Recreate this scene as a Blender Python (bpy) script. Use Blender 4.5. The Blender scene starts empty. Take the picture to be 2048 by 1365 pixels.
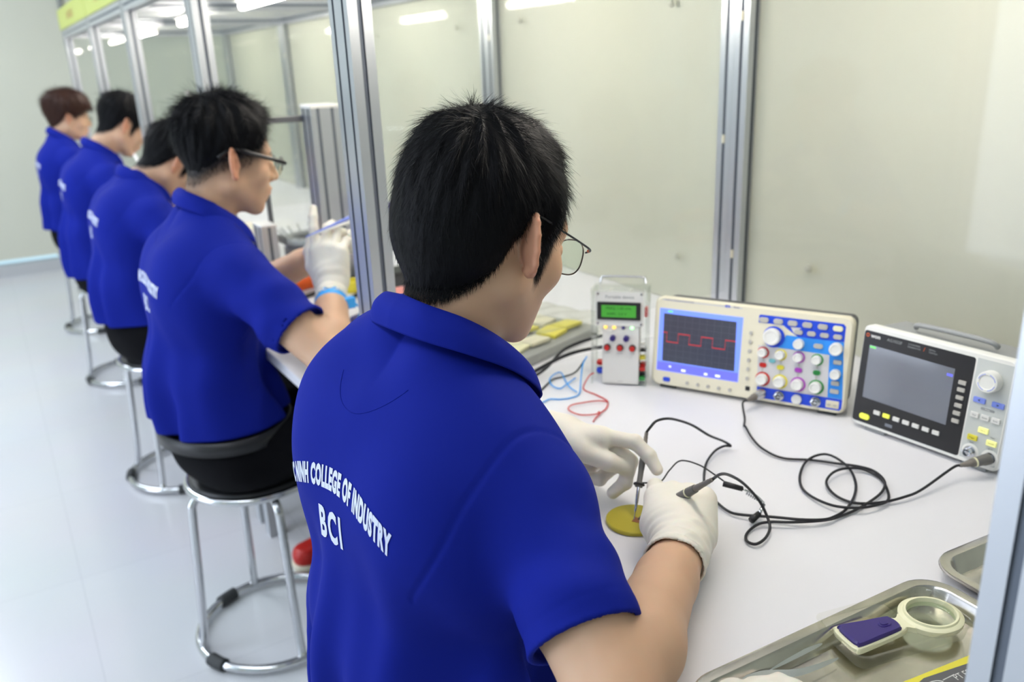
import bpy, bmesh, math, random
import numpy as np
from mathutils import Vector, Matrix, Quaternion
from mathutils.bvhtree import BVHTree

# ------------------------------------------------------------------ camera, world, lights, exposure
SC = bpy.context.scene
COL = SC.collection
PI = math.pi

CAM_ROWS = ((0.84770451, -0.1991355, 0.49167278),
            (-0.52903981, -0.24938237, 0.81112595),
            (-0.03890945, -0.9477096, -0.31675316))      # world axes seen from the camera (right, down, forward)
cam_data = bpy.data.cameras.new('camera')
cam = bpy.data.objects.new('camera', cam_data)
COL.objects.link(cam)
cm = Matrix.Identity(4)
for r_ in range(3):
    cm[r_][0] = CAM_ROWS[r_][0]
    cm[r_][1] = -CAM_ROWS[r_][1]
    cm[r_][2] = -CAM_ROWS[r_][2]
cm[2][3] = 1.34
cam.matrix_world = cm
cam_data.sensor_width = 36.0
cam_data.lens = 1677.0 / 2048.0 * 36.0
cam_data.clip_start = 0.05
cam_data.clip_end = 60
cam_data.dof.use_dof = True
cam_data.dof.focus_distance = 0.90
cam_data.dof.aperture_fstop = 4.5
SC.camera = cam

world = bpy.data.worlds.new('world')
SC.world = world
world.use_nodes = True
bg = world.node_tree.nodes['Background']
bg.inputs[0].default_value = (0.60, 0.86, 1.0, 1)
bg.inputs[1].default_value = 1.1

SC.view_settings.view_transform = 'Standard'
SC.view_settings.look = 'None'
SC.view_settings.gamma = 1.0
SC.view_settings.exposure = 0.0
SC.view_settings.use_curve_mapping = False
SC.cycles.transparent_max_bounces = 40

def area_light(name, loc, size, power, color, rot=(0, 0, 0)):
    l = bpy.data.lights.new(name, 'AREA')
    l.shape = 'RECTANGLE'; l.size, l.size_y = size
    l.energy = power; l.color = color
    o = bpy.data.objects.new(name, l); COL.objects.link(o)
    o.location = loc; o.rotation_euler = rot
    return o
# daylight coming through the windows of the aisle side, and the hall's own ceiling fittings
area_light('window_daylight', (-2.72, 2.4, 1.6), (8.4, 1.5), 165, (0.76, 0.83, 1.0), (0, math.radians(-90), 0))
area_light('hall_lamp_light', (-0.9, 0.9, 2.72), (0.5, 3.2), 20, (0.86, 0.92, 1.0))
area_light('hall_lamp_light', (-0.9, 4.8, 2.72), (0.5, 3.2), 52, (0.86, 0.92, 1.0))
area_light('hall_lamp_light', (1.9, 2.5, 2.72), (0.5, 5.0), 40, (1.0, 0.97, 0.88))

# ------------------------------------------------------------------ tagging and parenting
def tag(o, label=None, cat=None, group=None, kind=None):
    if label: o['label'] = label
    if cat: o['category'] = cat
    if group: o['group'] = group
    if kind: o['kind'] = kind
    return o

def empty(name, loc=(0, 0, 0), label=None, cat=None, group=None, rot=None):
    o = bpy.data.objects.new(name, None); COL.objects.link(o)
    o.empty_display_size = 0.05
    M_ = Matrix.Translation(Vector(loc))
    if rot is not None: M_ = M_ @ rot.to_4x4()
    o.matrix_world = M_
    tag(o, label, cat, group)
    return o

def link_mesh(name, verts, faces, mat, parent=None, smooth=False, world_space=True):
    me = bpy.data.meshes.new(name)
    me.from_pydata(verts if isinstance(verts, list) else verts.tolist(), [], faces if isinstance(faces, list) else faces.tolist())
    me.update()
    if smooth:
        me.polygons.foreach_set('use_smooth', [True] * len(me.polygons))
    mats = mat if isinstance(mat, (list, tuple)) else [mat]
    for m in mats: me.materials.append(m)
    o = bpy.data.objects.new(name, me); COL.objects.link(o)
    if parent is not None:
        o.parent = parent
    return o

# ------------------------------------------------------------------ materials
def mat(name, color, rough=0.5, metal=0.0, spec=0.5, emis=None, estr=0.0, trans=0.0, alpha=1.0, coat=0.0, sheen=0.0, ior=1.45,
        noise=None, bump=None, sss=0.0, aniso=0.0):
    m = bpy.data.materials.new(name); m.use_nodes = True
    nt = m.node_tree; b = nt.nodes['Principled BSDF']
    b.inputs['Base Color'].default_value = (*color, 1)
    b.inputs['Roughness'].default_value = rough
    b.inputs['Metallic'].default_value = metal
    b.inputs['Specular IOR Level'].default_value = spec
    b.inputs['Transmission Weight'].default_value = trans
    b.inputs['Alpha'].default_value = alpha
    b.inputs['Coat Weight'].default_value = coat
    b.inputs['Sheen Weight'].default_value = sheen
    b.inputs['IOR'].default_value = ior
    b.inputs['Subsurface Weight'].default_value = sss
    if sss: b.inputs['Subsurface Radius'].default_value = (0.012, 0.005, 0.003); b.inputs['Subsurface Scale'].default_value = 0.6
    if emis: b.inputs['Emission Color'].default_value = (*emis, 1); b.inputs['Emission Strength'].default_value = estr
    if noise:      # (scale, amount, stretch)
        tc = nt.nodes.new('ShaderNodeTexCoord'); mp = nt.nodes.new('ShaderNodeMapping')
        mp.inputs['Scale'].default_value = noise[2] if len(noise) > 2 else (1, 1, 1)
        n = nt.nodes.new('ShaderNodeTexNoise'); n.inputs['Scale'].default_value = noise[0]; n.inputs['Detail'].default_value = 5
        r = nt.nodes.new('ShaderNodeMixRGB'); r.blend_type = 'MULTIPLY'; r.inputs[0].default_value = 1.0
        cr = nt.nodes.new('ShaderNodeValToRGB')
        a = noise[1]
        cr.color_ramp.elements[0].position = 0.3; cr.color_ramp.elements[1].position = 0.7
        cr.color_ramp.elements[0].color = (1 - a, 1 - a, 1 - a, 1); cr.color_ramp.elements[1].color = (1, 1, 1, 1)
        nt.links.new(tc.outputs['Object'], mp.inputs[0]); nt.links.new(mp.outputs[0], n.inputs[0])
        nt.links.new(n.outputs[0], cr.inputs[0]); r.inputs[1].default_value = (*color, 1)
        nt.links.new(cr.outputs[0], r.inputs[2]); nt.links.new(r.outputs[0], b.inputs['Base Color'])
    if bump:       # (scale, strength, distance, stretch)
        tc = nt.nodes.new('ShaderNodeTexCoord'); mp = nt.nodes.new('ShaderNodeMapping')
        mp.inputs['Scale'].default_value = bump[3] if len(bump) > 3 else (1, 1, 1)
        n = nt.nodes.new('ShaderNodeTexNoise'); n.inputs['Scale'].default_value = bump[0]; n.inputs['Detail'].default_value = 3
        bp = nt.nodes.new('ShaderNodeBump'); bp.inputs['Strength'].default_value = bump[1]; bp.inputs['Distance'].default_value = bump[2]
        nt.links.new(tc.outputs['Object'], mp.inputs[0]); nt.links.new(mp.outputs[0], n.inputs[0])
        nt.links.new(n.outputs[0], bp.inputs['Height']); nt.links.new(bp.outputs[0], b.inputs['Normal'])
    return m

def clear_mat(name, tint=(1, 1, 1), refl=0.5, rough=0.03, haze=0.0, hazecol=(0.8, 0.8, 0.8)):
    """thin clear sheet: lets light straight through, mirrors by Fresnel, may carry a milky film"""
    m = bpy.data.materials.new(name); m.use_nodes = True
    nt = m.node_tree; nt.nodes.clear()
    out = nt.nodes.new('ShaderNodeOutputMaterial')
    tr = nt.nodes.new('ShaderNodeBsdfTransparent'); tr.inputs[0].default_value = (*tint, 1)
    gl = nt.nodes.new('ShaderNodeBsdfGlossy'); gl.inputs['Roughness'].default_value = rough
    df = nt.nodes.new('ShaderNodeBsdfDiffuse'); df.inputs[0].default_value = (*hazecol, 1)
    lw = nt.nodes.new('ShaderNodeLayerWeight'); lw.inputs['Blend'].default_value = 0.5
    pw = nt.nodes.new('ShaderNodeMath'); pw.operation = 'POWER'; pw.inputs[1].default_value = 4.5
    mu = nt.nodes.new('ShaderNodeMath'); mu.operation = 'MULTIPLY_ADD'; mu.inputs[1].default_value = refl; mu.inputs[2].default_value = 0.07 * refl
    mu.use_clamp = True
    m1 = nt.nodes.new('ShaderNodeMixShader'); m2 = nt.nodes.new('ShaderNodeMixShader')
    m1.inputs[0].default_value = haze
    nt.links.new(tr.outputs[0], m1.inputs[1]); nt.links.new(df.outputs[0], m1.inputs[2])
    nt.links.new(lw.outputs['Facing'], pw.inputs[0]); nt.links.new(pw.outputs[0], mu.inputs[0]); nt.links.new(mu.outputs[0], m2.inputs[0])
    nt.links.new(m1.outputs[0], m2.inputs[1]); nt.links.new(gl.outputs[0], m2.inputs[2])
    nt.links.new(m2.outputs[0], out.inputs[0])
    return m

MT = dict(
    wall=mat('cream_wall_paint', (0.63, 0.635, 0.545), 0.6, noise=(1.1, 0.06)),
    ceiling=mat('ceiling_white', (0.75, 0.76, 0.76), 0.8),
    alu=mat('brushed_aluminium', (0.60, 0.62, 0.66), 0.33, 0.85, bump=(60, 0.08, 0.001, (30, 30, 1))),
    alu_slot_shade=mat('shaded_aluminium_slot', (0.15, 0.17, 0.21), 0.5, 0.5),  # darker copy of the frame aluminium, slot shade put into the colour
    chrome=mat('chrome', (0.62, 0.63, 0.65), 0.14, 1.0),
    steel=mat('stainless_steel', (0.66, 0.635, 0.59), 0.20, 1.0, noise=(16, 0.30), bump=(26, 0.10, 0.002)),
    tweezer=mat('satin_steel', (0.62, 0.64, 0.60), 0.35, 0.6),
    rubber=mat('black_rubber', (0.035, 0.038, 0.04), 0.6),
    black=mat('black_plastic', (0.018, 0.018, 0.02), 0.38),
    darkgrey=mat('dark_grey_plastic', (0.10, 0.10, 0.105), 0.5),
    grey=mat('grey_plastic', (0.32, 0.33, 0.33), 0.5),
    probegrey=mat('probe_grey_plastic', (0.14, 0.135, 0.125), 0.42),
    taupe=mat('taupe_strain_relief', (0.19, 0.17, 0.15), 0.5),
    cream=mat('cream_plastic', (0.77, 0.72, 0.56), 0.38),
    offwhite=mat('off_white_plastic', (0.74, 0.73, 0.70), 0.4),
    white=mat('white_plastic', (0.82, 0.81, 0.77), 0.35),
    blue=mat('royal_blue_print', (0.015, 0.065, 0.62), 0.45),
    sky=mat('sky_blue_print', (0.03, 0.26, 0.78), 0.45),
    palegrey=mat('pale_grey_print', (0.60, 0.59, 0.60), 0.45),
    red=mat('red_plastic', (0.55, 0.02, 0.015), 0.35),
    yellow=mat('yellow_plastic', (0.75, 0.66, 0.06), 0.4),
    magenta=mat('magenta_plastic', (0.42, 0.06, 0.50), 0.4),
    green=mat('green_plastic', (0.03, 0.27, 0.06), 0.4),
    teal=mat('teal_plastic', (0.16, 0.45, 0.50), 0.4),
    orange=mat('orange_plastic', (0.62, 0.09, 0.01), 0.35),
    brightblue=mat('bright_blue_rubber', (0.04, 0.36, 0.86), 0.45),
    btn=mat('warm_grey_button', (0.48, 0.46, 0.42), 0.4),
    lilac=mat('periwinkle_button', (0.22, 0.29, 0.78), 0.4),
    navy=mat('navy_plastic', (0.035, 0.02, 0.16), 0.35),
    ivory=mat('pale_yellow_plastic', (0.83, 0.80, 0.55), 0.35),
    brass=mat('yellow_lacquered_disc', (0.52, 0.44, 0.045), 0.36, 0.3),
    copper=mat('bare_copper', (0.40, 0.17, 0.09), 0.35, 0.9),
    cable=mat('black_cable', (0.012, 0.012, 0.016), 0.42),
    latex=mat('latex_glove', (0.80, 0.755, 0.66), 0.5, sss=0.12, bump=(45, 0.35, 0.003)),
    trousers=mat('black_cloth', (0.0045, 0.0045, 0.006), 0.95, spec=0.15, bump=(30, 0.3, 0.004)),
    leather=mat('black_leather', (0.014, 0.014, 0.016), 0.4),
    print=mat('white_shirt_print', (0.66, 0.71, 0.90), 0.6),
    led_y=mat('amber_lamp', (0.9, 0.6, 0.1), 0.3, emis=(1, 0.62, 0.10), estr=1.1),
    led_g=mat('green_lamp', (0.5, 0.9, 0.5), 0.3, emis=(0.45, 1.0, 0.45), estr=1.3),
    key_y=mat('lit_yellow_key', (0.7, 0.7, 0.1), 0.4, emis=(0.75, 0.85, 0.05), estr=0.55),
    lcd=mat('green_lcd', (0.04, 0.22, 0.03), 0.3, emis=(0.06, 0.36, 0.03), estr=0.45),
    frost=clear_mat('clear_acrylic', (0.97, 0.98, 0.97), 0.45, 0.05, 0.02),
    blister=clear_mat('clear_blister_plastic', (0.97, 0.97, 0.93), 0.8, 0.10, 0.02, (0.75, 0.75, 0.62)),
    glass=clear_mat('clear_glass', (0.975, 0.985, 0.98), 0.5, 0.0, 0.0),
    lens=clear_mat('glass_lens', (0.93, 0.97, 0.94), 0.5, 0.0, 0.0),
)

def table_mat():
    m = mat('white_laminate', (0.785, 0.775, 0.805), 0.34)
    return m
MT['table'] = table_mat()

def floor_mat():
    m = bpy.data.materials.new('pale_vinyl_floor'); m.use_nodes = True
    nt = m.node_tree; b = nt.nodes['Principled BSDF']
    tc = nt.nodes.new('ShaderNodeTexCoord')
    br = nt.nodes.new('ShaderNodeTexBrick'); br.inputs['Scale'].default_value = 1.0
    br.offset = 0.0
    br.inputs['Brick Width'].default_value = 0.6; br.inputs['Row Height'].default_value = 0.6
    br.inputs['Mortar Size'].default_value = 0.0022; br.inputs['Mortar Smooth'].default_value = 1.0
    br.inputs['Color1'].default_value = (0.665, 0.675, 0.70, 1); br.inputs['Color2'].default_value = (0.655, 0.665, 0.69, 1)
    br.inputs['Mortar'].default_value = (0.57, 0.58, 0.61, 1)
    nt.links.new(tc.outputs['Object'], br.inputs['Vector'])
    n = nt.nodes.new('ShaderNodeTexNoise'); n.inputs['Scale'].default_value = 2.3
    nt.links.new(tc.outputs['Object'], n.inputs['Vector'])
    mx = nt.nodes.new('ShaderNodeMixRGB'); mx.blend_type = 'MULTIPLY'; mx.inputs[0].default_value = 0.10
    nt.links.new(br.outputs['Color'], mx.inputs[1]); nt.links.new(n.outputs['Color'], mx.inputs[2])
    nt.links.new(mx.outputs[0], b.inputs['Base Color'])
    b.inputs['Roughness'].default_value = 0.22
    b.inputs['Specular IOR Level'].default_value = 0.55
    return m
MT['floor'] = floor_mat()

# ------------------------------------------------------------------ mesh builder
def frame(p0, direction, upish=(0, 0, 1)):
    z = Vector(direction).normalized(); u = Vector(upish)
    if abs(z.dot(u)) > 0.98: u = Vector((1, 0, 0))
    x = u.cross(z).normalized(); y = z.cross(x)
    m = Matrix((x, y, z)).transposed().to_4x4(); m.translation = Vector(p0)
    return m

class MB:
    def __init__(s): s.v = []; s.f = []; s.mi = []; s.cur = 0
    def add(s, vs, fs, M_=None):
        o = len(s.v)
        for p in vs:
            s.v.append(tuple(M_ @ Vector(p)) if M_ is not None else tuple(p))
        for f in fs: s.f.append(tuple(i + o for i in f)); s.mi.append(s.cur)
        return s
    def box(s, c, d, M_=None):
        x, y, z = c; a, b, h = d[0] / 2, d[1] / 2, d[2] / 2
        vs = [(x + i * a, y + j * b, z + k * h) for k in (-1, 1) for j in (-1, 1) for i in (-1, 1)]
        return s.add(vs, [(0, 2, 3, 1), (4, 5, 7, 6), (0, 1, 5, 4), (2, 6, 7, 3), (0, 4, 6, 2), (1, 3, 7, 5)], M_)
    def prism(s, pts, z0, z1, M_=None, inset=0.0):
        """closed outline in xy pulled from z0 to z1; inset rounds the top rim a little"""
        n = len(pts)
        cx = sum(p[0] for p in pts) / n; cy = sum(p[1] for p in pts) / n
        vs = [(p[0], p[1], z0) for p in pts]
        if inset:
            vs += [(p[0], p[1], z1 - (inset if z1 > z0 else -inset)) for p in pts]
            q = []
            for p in pts:
                d = math.hypot(p[0] - cx, p[1] - cy) or 1
                q.append((p[0] - (p[0] - cx) / d * inset, p[1] - (p[1] - cy) / d * inset, z1))
            vs += q; L = 3
        else:
            vs += [(p[0], p[1], z1) for p in pts]; L = 2
        fs = [tuple(reversed(range(n)))]
        for k in range(L - 1):
            for i in range(n):
                j = (i + 1) % n
                fs.append((k * n + i, k * n + j, (k + 1) * n + j, (k + 1) * n + i))
        fs.append(tuple((L - 1) * n + i for i in range(n)))
        return s.add(vs, fs, M_)
    def lathe(s, prof, n=32, M_=None, caps=True):
        vs = []; fs = []
        for r, z in prof:
            for i in range(n):
                a = 2 * PI * i / n; vs.append((r * math.cos(a), r * math.sin(a), z))
        for k in range(len(prof) - 1):
            for i in range(n):
                j = (i + 1) % n
                fs.append((k * n + i, k * n + j, (k + 1) * n + j, (k + 1) * n + i))
        if caps:
            fs.append(tuple(reversed(range(n)))); fs.append(tuple((len(prof) - 1) * n + i for i in range(n)))
        return s.add(vs, fs, M_)
    def cyl(s, p0, p1, r0, r1=None, n=20, M_=None):
        r1 = r0 if r1 is None else r1
        d = Vector(p1) - Vector(p0); F = frame(p0, d)
        if M_ is not None: F = M_ @ F
        return s.lathe([(r0, 0), (r1, d.length)], n, F)
    def tube(s, path, r, n=10, closed=False, M_=None, rs=None):
        P = [Vector(p) for p in path]; m = len(P); vs = []; fs = []
        prev = None
        for i, p in enumerate(P):
            if closed: t = P[(i + 1) % m] - P[i - 1]
            else: t = P[min(i + 1, m - 1)] - P[max(i - 1, 0)]
            if t.length < 1e-9: t = Vector((0, 0, 1))
            t.normalize()
            if prev is None:
                u = Vector((0, 0, 1)) if abs(t.z) < 0.9 else Vector((1, 0, 0))
                x = u.cross(t).normalized()
            else:
                x = (prev - t * prev.dot(t))
                x = x.normalized() if x.length > 1e-6 else Vector((1, 0, 0))
            prev = x; y = t.cross(x)
            rr = rs[i] if rs else r
            for k in range(n):
                a = 2 * PI * k / n
                vs.append(p + (x * math.cos(a) + y * math.sin(a)) * rr)
        for i in range(m if closed else m - 1):
            j = (i + 1) % m
            for k in range(n):
                l = (k + 1) % n
                fs.append((i * n + k, i * n + l, j * n + l, j * n + k))
        if not closed:
            fs.append(tuple(reversed(range(n)))); fs.append(tuple((m - 1) * n + k for k in range(n)))
        return s.add(vs, fs, M_)
    def ball(s, c, r, n=16, sc=(1, 1, 1), M_=None):
        prof = [(max(1e-5, math.sin(PI * k / n)) , -math.cos(PI * k / n)) for k in range(n + 1)]
        T = Matrix.Translation(Vector(c)) @ Matrix.Diagonal((r * sc[0], r * sc[1], r * sc[2], 1))
        if M_ is not None: T = M_ @ T
        return s.lathe(prof, 2 * n, T)
    def grid(s, F, nu, nv, closed_u=False, closed_v=False):
        vs = [F(i / (nu if closed_u else nu - 1), j / (nv if closed_v else nv - 1)) for j in range(nv) for i in range(nu)]
        fs = []
        for j in range(nv if closed_v else nv - 1):
            for i in range(nu if closed_u else nu - 1):
                a = j * nu + i; b = j * nu + (i + 1) % nu; c = ((j + 1) % nv) * nu + (i + 1) % nu; d = ((j + 1) % nv) * nu + i
                fs.append((a, b, c, d))
        return s.add(vs, fs)
    def build(s, name, m, parent=None, smooth=False, bevel=0.0, seg=2, M_=None, auto=False):
        """link as one mesh object; geometry is given in the parent's own frame"""
        o = link_mesh(name, s.v, s.f, m, parent, smooth or auto)
        if isinstance(m, (list, tuple)):
            o.data.polygons.foreach_set('material_index', s.mi)
        if auto:
            o.data.set_sharp_from_angle(angle=math.radians(35))
        if M_ is not None: o.matrix_local = M_
        if bevel:
            b = o.modifiers.new('bevel', 'BEVEL'); b.width = bevel; b.segments = seg; b.limit_method = 'ANGLE'; b.angle_limit = math.radians(40)
            b.harden_normals = False
        return o

def rrect(w, h, r, n=6, cx=0, cy=0):
    pts = []
    for (sx, sy, a0) in ((1, 1, 0), (-1, 1, 90), (-1, -1, 180), (1, -1, 270)):
        for k in range(n + 1):
            a = math.radians(a0 + 90 * k / n)
            pts.append((cx + sx * (w / 2 - r) + r * math.cos(a), cy + sy * (h / 2 - r) + r * math.sin(a)))
    return pts

def spline(pts, n=12, closed=False):
    """Catmull-Rom through the points"""
    P = [Vector(p) for p in pts]; out = []
    m = len(P); segs = m if closed else m - 1
    for i in range(segs):
        if closed: a, b, c, d = P[i - 1], P[i], P[(i + 1) % m], P[(i + 2) % m]
        else: a, b, c, d = P[max(i - 1, 0)], P[i], P[i + 1], P[min(i + 2, m - 1)]
        for k in range(n):
            t = k / n
            out.append(0.5 * ((2 * b) + (c - a) * t + (2 * a - 5 * b + 4 * c - d) * t * t + (3 * b - a - 3 * c + d) * t ** 3))
    if not closed: out.append(P[-1])
    return out

def text_mesh(s, size, xscale=1.0, offset=0.0, spacing=1.0, extrude=0.0, cuts=0):
    cu = bpy.data.curves.new('lettering', 'FONT'); cu.body = s; cu.size = size
    cu.align_x = 'CENTER'; cu.align_y = 'CENTER'; cu.offset = offset; cu.space_character = spacing
    cu.extrude = extrude; cu.resolution_u = 3
    o = bpy.data.objects.new('lettering', cu); COL.objects.link(o)
    dg = bpy.context.evaluated_depsgraph_get()
    me = bpy.data.meshes.new_from_object(o.evaluated_get(dg))
    bm = bmesh.new(); bm.from_mesh(me)
    bmesh.ops.triangulate(bm, faces=bm.faces[:])
    for _ in range(cuts):
        bmesh.ops.subdivide_edges(bm, edges=bm.edges[:], cuts=1, use_grid_fill=False)
        bmesh.ops.triangulate(bm, faces=bm.faces[:])
    bm.verts.ensure_lookup_table()
    vs = [(v.co.x * xscale, v.co.y, v.co.z) for v in bm.verts]
    fs = [tuple(v.index for v in f.verts) for f in bm.faces]
    bm.free()
    bpy.data.objects.remove(o); bpy.data.curves.remove(cu); bpy.data.meshes.remove(me)
    return vs, fs

def add_text(mb, s, size, M_, xscale=1.0, offset=0.0, spacing=1.0):
    vs, fs = text_mesh(s, size, xscale, offset, spacing)
    mb.add(vs, fs, M_)
# ------------------------------------------------------------------ organic shapes: distance fields turned into one continuous mesh
F32 = np.float32
def smin(a, b, k):
    h = np.clip(0.5 + 0.5 * (b - a) / k, 0, 1)
    return b + (a - b) * h - k * h * (1 - h)
def smax(a, b, k): return -smin(-a, -b, k)
def V3(*a): return np.array(a, dtype=F32)
def s_ball(P, c, r): return np.linalg.norm(P - V3(*c), axis=1) - r
def s_ell(P, c, r, R=None):
    q = P - V3(*c)
    if R is not None: q = q @ np.asarray(R, dtype=F32)
    r = V3(*r)
    k0 = np.linalg.norm(q / r, axis=1); k1 = np.linalg.norm(q / (r * r), axis=1)
    return k0 * (k0 - 1.0) / np.maximum(k1, 1e-6)
def s_cone(P, a, b, r1, r2):
    a = V3(*a); b = V3(*b); ba = b - a; L = float(np.dot(ba, ba)); pa = P - a
    t = np.clip(pa @ ba / L, 0, 1)
    return np.linalg.norm(pa - t[:, None] * ba, axis=1) - (r1 + (r2 - r1) * t)
def s_box(P, c, h, R=None, r=0.0):
    q = P - V3(*c)
    if R is not None: q = q @ np.asarray(R, dtype=F32)
    q = np.abs(q) - (V3(*h) - r)
    return np.linalg.norm(np.maximum(q, 0), axis=1) + np.minimum(q.max(axis=1), 0) - r
def union(P, prims, k=0.02):
    """prims: list of (fn, args, k)"""
    d = None
    for it in prims:
        fn, args = it[0], it[1]; kk = it[2] if len(it) > 2 else k
        e = fn(P, *args)
        d = e if d is None else smin(d, e, kk)
    return d

def sdf_surface(fn, lo, hi, h, B=8, slack=1.6, project=2):
    lo = np.array(lo, dtype=np.float64); hi = np.array(hi, dtype=np.float64)
    nb = np.maximum(1, np.ceil((hi - lo) / (h * B)).astype(int)); n = nb * B + 1
    bi = np.stack(np.meshgrid(*[np.arange(k) for k in nb], indexing='ij'), -1).reshape(-1, 3)
    cen = (lo + (bi * B + B / 2) * h).astype(F32)
    dc = fn(cen)
    rad = h * B * 0.5 * math.sqrt(3) * slack
    G = np.ones(tuple(n), dtype=F32)
    neg = bi[dc < -rad]
    for b in neg:
        s = b * B; G[s[0]:s[0] + B + 1, s[1]:s[1] + B + 1, s[2]:s[2] + B + 1] = -1
    act = bi[np.abs(dc) <= rad]
    loc = np.stack(np.meshgrid(*[np.arange(B + 1)] * 3, indexing='ij'), -1).reshape(-1, 3)
    step = 400
    for i in range(0, len(act), step):
        a = act[i:i + step]
        idx = (a[:, None, :] * B + loc[None]).reshape(-1, 3)
        v = fn((lo + idx * h).astype(F32))
        G[idx[:, 0], idx[:, 1], idx[:, 2]] = v
    S = G < 0
    cs = np.zeros(tuple(n - 1), dtype=np.int8)
    corners = [(i, j, k) for i in (0, 1) for j in (0, 1) for k in (0, 1)]
    for (i, j, k) in corners:
        cs += S[i:n[0] - 1 + i, j:n[1] - 1 + j, k:n[2] - 1 + k]
    cells = np.argwhere((cs > 0) & (cs < 8))
    vid = np.full(tuple(n - 1), -1, dtype=np.int32)
    vid[cells[:, 0], cells[:, 1], cells[:, 2]] = np.arange(len(cells))
    cv = np.stack([G[cells[:, 0] + i, cells[:, 1] + j, cells[:, 2] + k] for (i, j, k) in corners], 1)
    acc = np.zeros((len(cells), 3)); cnt = np.zeros(len(cells))
    for p in range(8):
        for q in range(p + 1, 8):
            cp = np.array(corners[p]); cq = np.array(corners[q])
            if np.abs(cp - cq).sum() != 1: continue
            a, b = cv[:, p], cv[:, q]; m = (a < 0) != (b < 0)
            t = np.where(m, a / np.where(m, a - b, 1), 0)
            acc += m[:, None] * (cp + (cq - cp) * t[:, None]); cnt += m
    V = lo + (cells + acc / np.maximum(cnt, 1)[:, None]) * h
    faces = []
    for ax in range(3):
        sl0 = [slice(None)] * 3; sl1 = [slice(None)] * 3
        sl0[ax] = slice(0, n[ax] - 1); sl1[ax] = slice(1, n[ax])
        e = np.argwhere(S[tuple(sl0)] != S[tuple(sl1)])
        u, w = (ax + 1) % 3, (ax + 2) % 3
        ok = (e[:, u] > 0) & (e[:, w] > 0) & (e[:, u] < n[u] - 1) & (e[:, w] < n[w] - 1)
        e = e[ok]
        inside = S[e[:, 0], e[:, 1], e[:, 2]]
        def at(du, dw):
            c = e.copy(); c[:, u] -= du; c[:, w] -= dw
            return vid[c[:, 0], c[:, 1], c[:, 2]]
        q = np.stack([at(1, 1), at(0, 1), at(0, 0), at(1, 0)], 1)
        q[~inside] = q[~inside][:, ::-1]
        faces.append(q[(q >= 0).all(1)])
    Fc = np.concatenate(faces)
    V = V.astype(F32)
    for _ in range(project):
        g = normals_of(fn, V, h * 0.5)
        V = V - np.clip(fn(V), -h, h)[:, None] * g
    return V, Fc

def normals_of(fn, V, e):
    g = np.stack([fn(V + V3(*[e if i == a else 0 for i in range(3)])) - fn(V - V3(*[e if i == a else 0 for i in range(3)])) for a in range(3)], 1)
    return (g / np.maximum(np.linalg.norm(g, axis=1), 1e-9)[:, None]).astype(F32)

def mesh_np(name, V, Fc, m, parent=None, attr=None):
    me = bpy.data.meshes.new(name)
    me.vertices.add(len(V)); me.vertices.foreach_set('co', np.asarray(V, dtype=F32).ravel())
    k = Fc.shape[1]
    me.loops.add(Fc.size); me.loops.foreach_set('vertex_index', Fc.astype(np.int32).ravel())
    me.polygons.add(len(Fc)); me.polygons.foreach_set('loop_start', np.arange(0, Fc.size, k, dtype=np.int32))
    me.polygons.foreach_set('loop_total', np.full(len(Fc), k, dtype=np.int32))
    me.update(calc_edges=True); me.validate()
    me.polygons.foreach_set('use_smooth', np.ones(len(me.polygons), dtype=bool))
    if attr:
        for an, vals in attr.items():
            a = me.attributes.new(an, 'FLOAT', 'POINT'); a.data.foreach_set('value', np.asarray(vals, dtype=F32))
    me.materials.append(m)
    o = bpy.data.objects.new(name, me); COL.objects.link(o)
    if parent is not None: o.parent = parent
    return o
# ------------------------------------------------------------------ the room
MT['diff'] = mat('lit_diffuser', (0.9,0.93,1.0), 0.5, emis=(0.9, 0.95, 1.0), estr=3.0)
MT['frostcap'] = mat('frosted_cap', (0.50,0.50,0.42), 0.4)
def slab(name, lo, hi, m, kind='structure', parent=None, bevel=0):
    mb = MB(); mb.box([(a + b) / 2 for a, b in zip(lo, hi)], [b - a for a, b in zip(lo, hi)])
    o = mb.build(name, m, parent, bevel=bevel); tag(o, kind=kind); return o
slab('floor', (-2.8, -2.2, -0.05), (2.4, 7.05, 0.0), MT['floor'])
slab('ceiling', (-2.9, -2.3, 2.8), (2.5, 7.05, 2.85), MT['ceiling'])
slab('wall_far', (-2.8, 6.95, 0.122), (2.4, 7.05, 2.8), MT['wall'])
slab('baseboard_far', (-2.8, 6.95, 0.0), (2.4, 7.05, 0.083), mat('grey_baseboard', (0.50, 0.51, 0.53), 0.4))
slab('wall_right', (2.4, -2.2, 0), (2.5, 7.05, 2.8), MT['wall'])
slab('wall_near', (-2.8, -2.3, 0), (2.4, -2.2, 2.8), MT['wall'])
wl = MB()        # window wall of the aisle, one long band of openings
wl.box((-2.85, 2.425, 0.42), (0.1, 9.25, 0.84)); wl.box((-2.85, 2.425, 2.58), (0.1, 9.25, 0.44))
for y_ in (-1.95, 0.45, 2.85, 5.25, 6.85): wl.box((-2.85, y_, 1.6), (0.1, 0.5, 1.52))
tag(wl.build('wall_left', MT['wall']), kind='structure')
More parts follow.
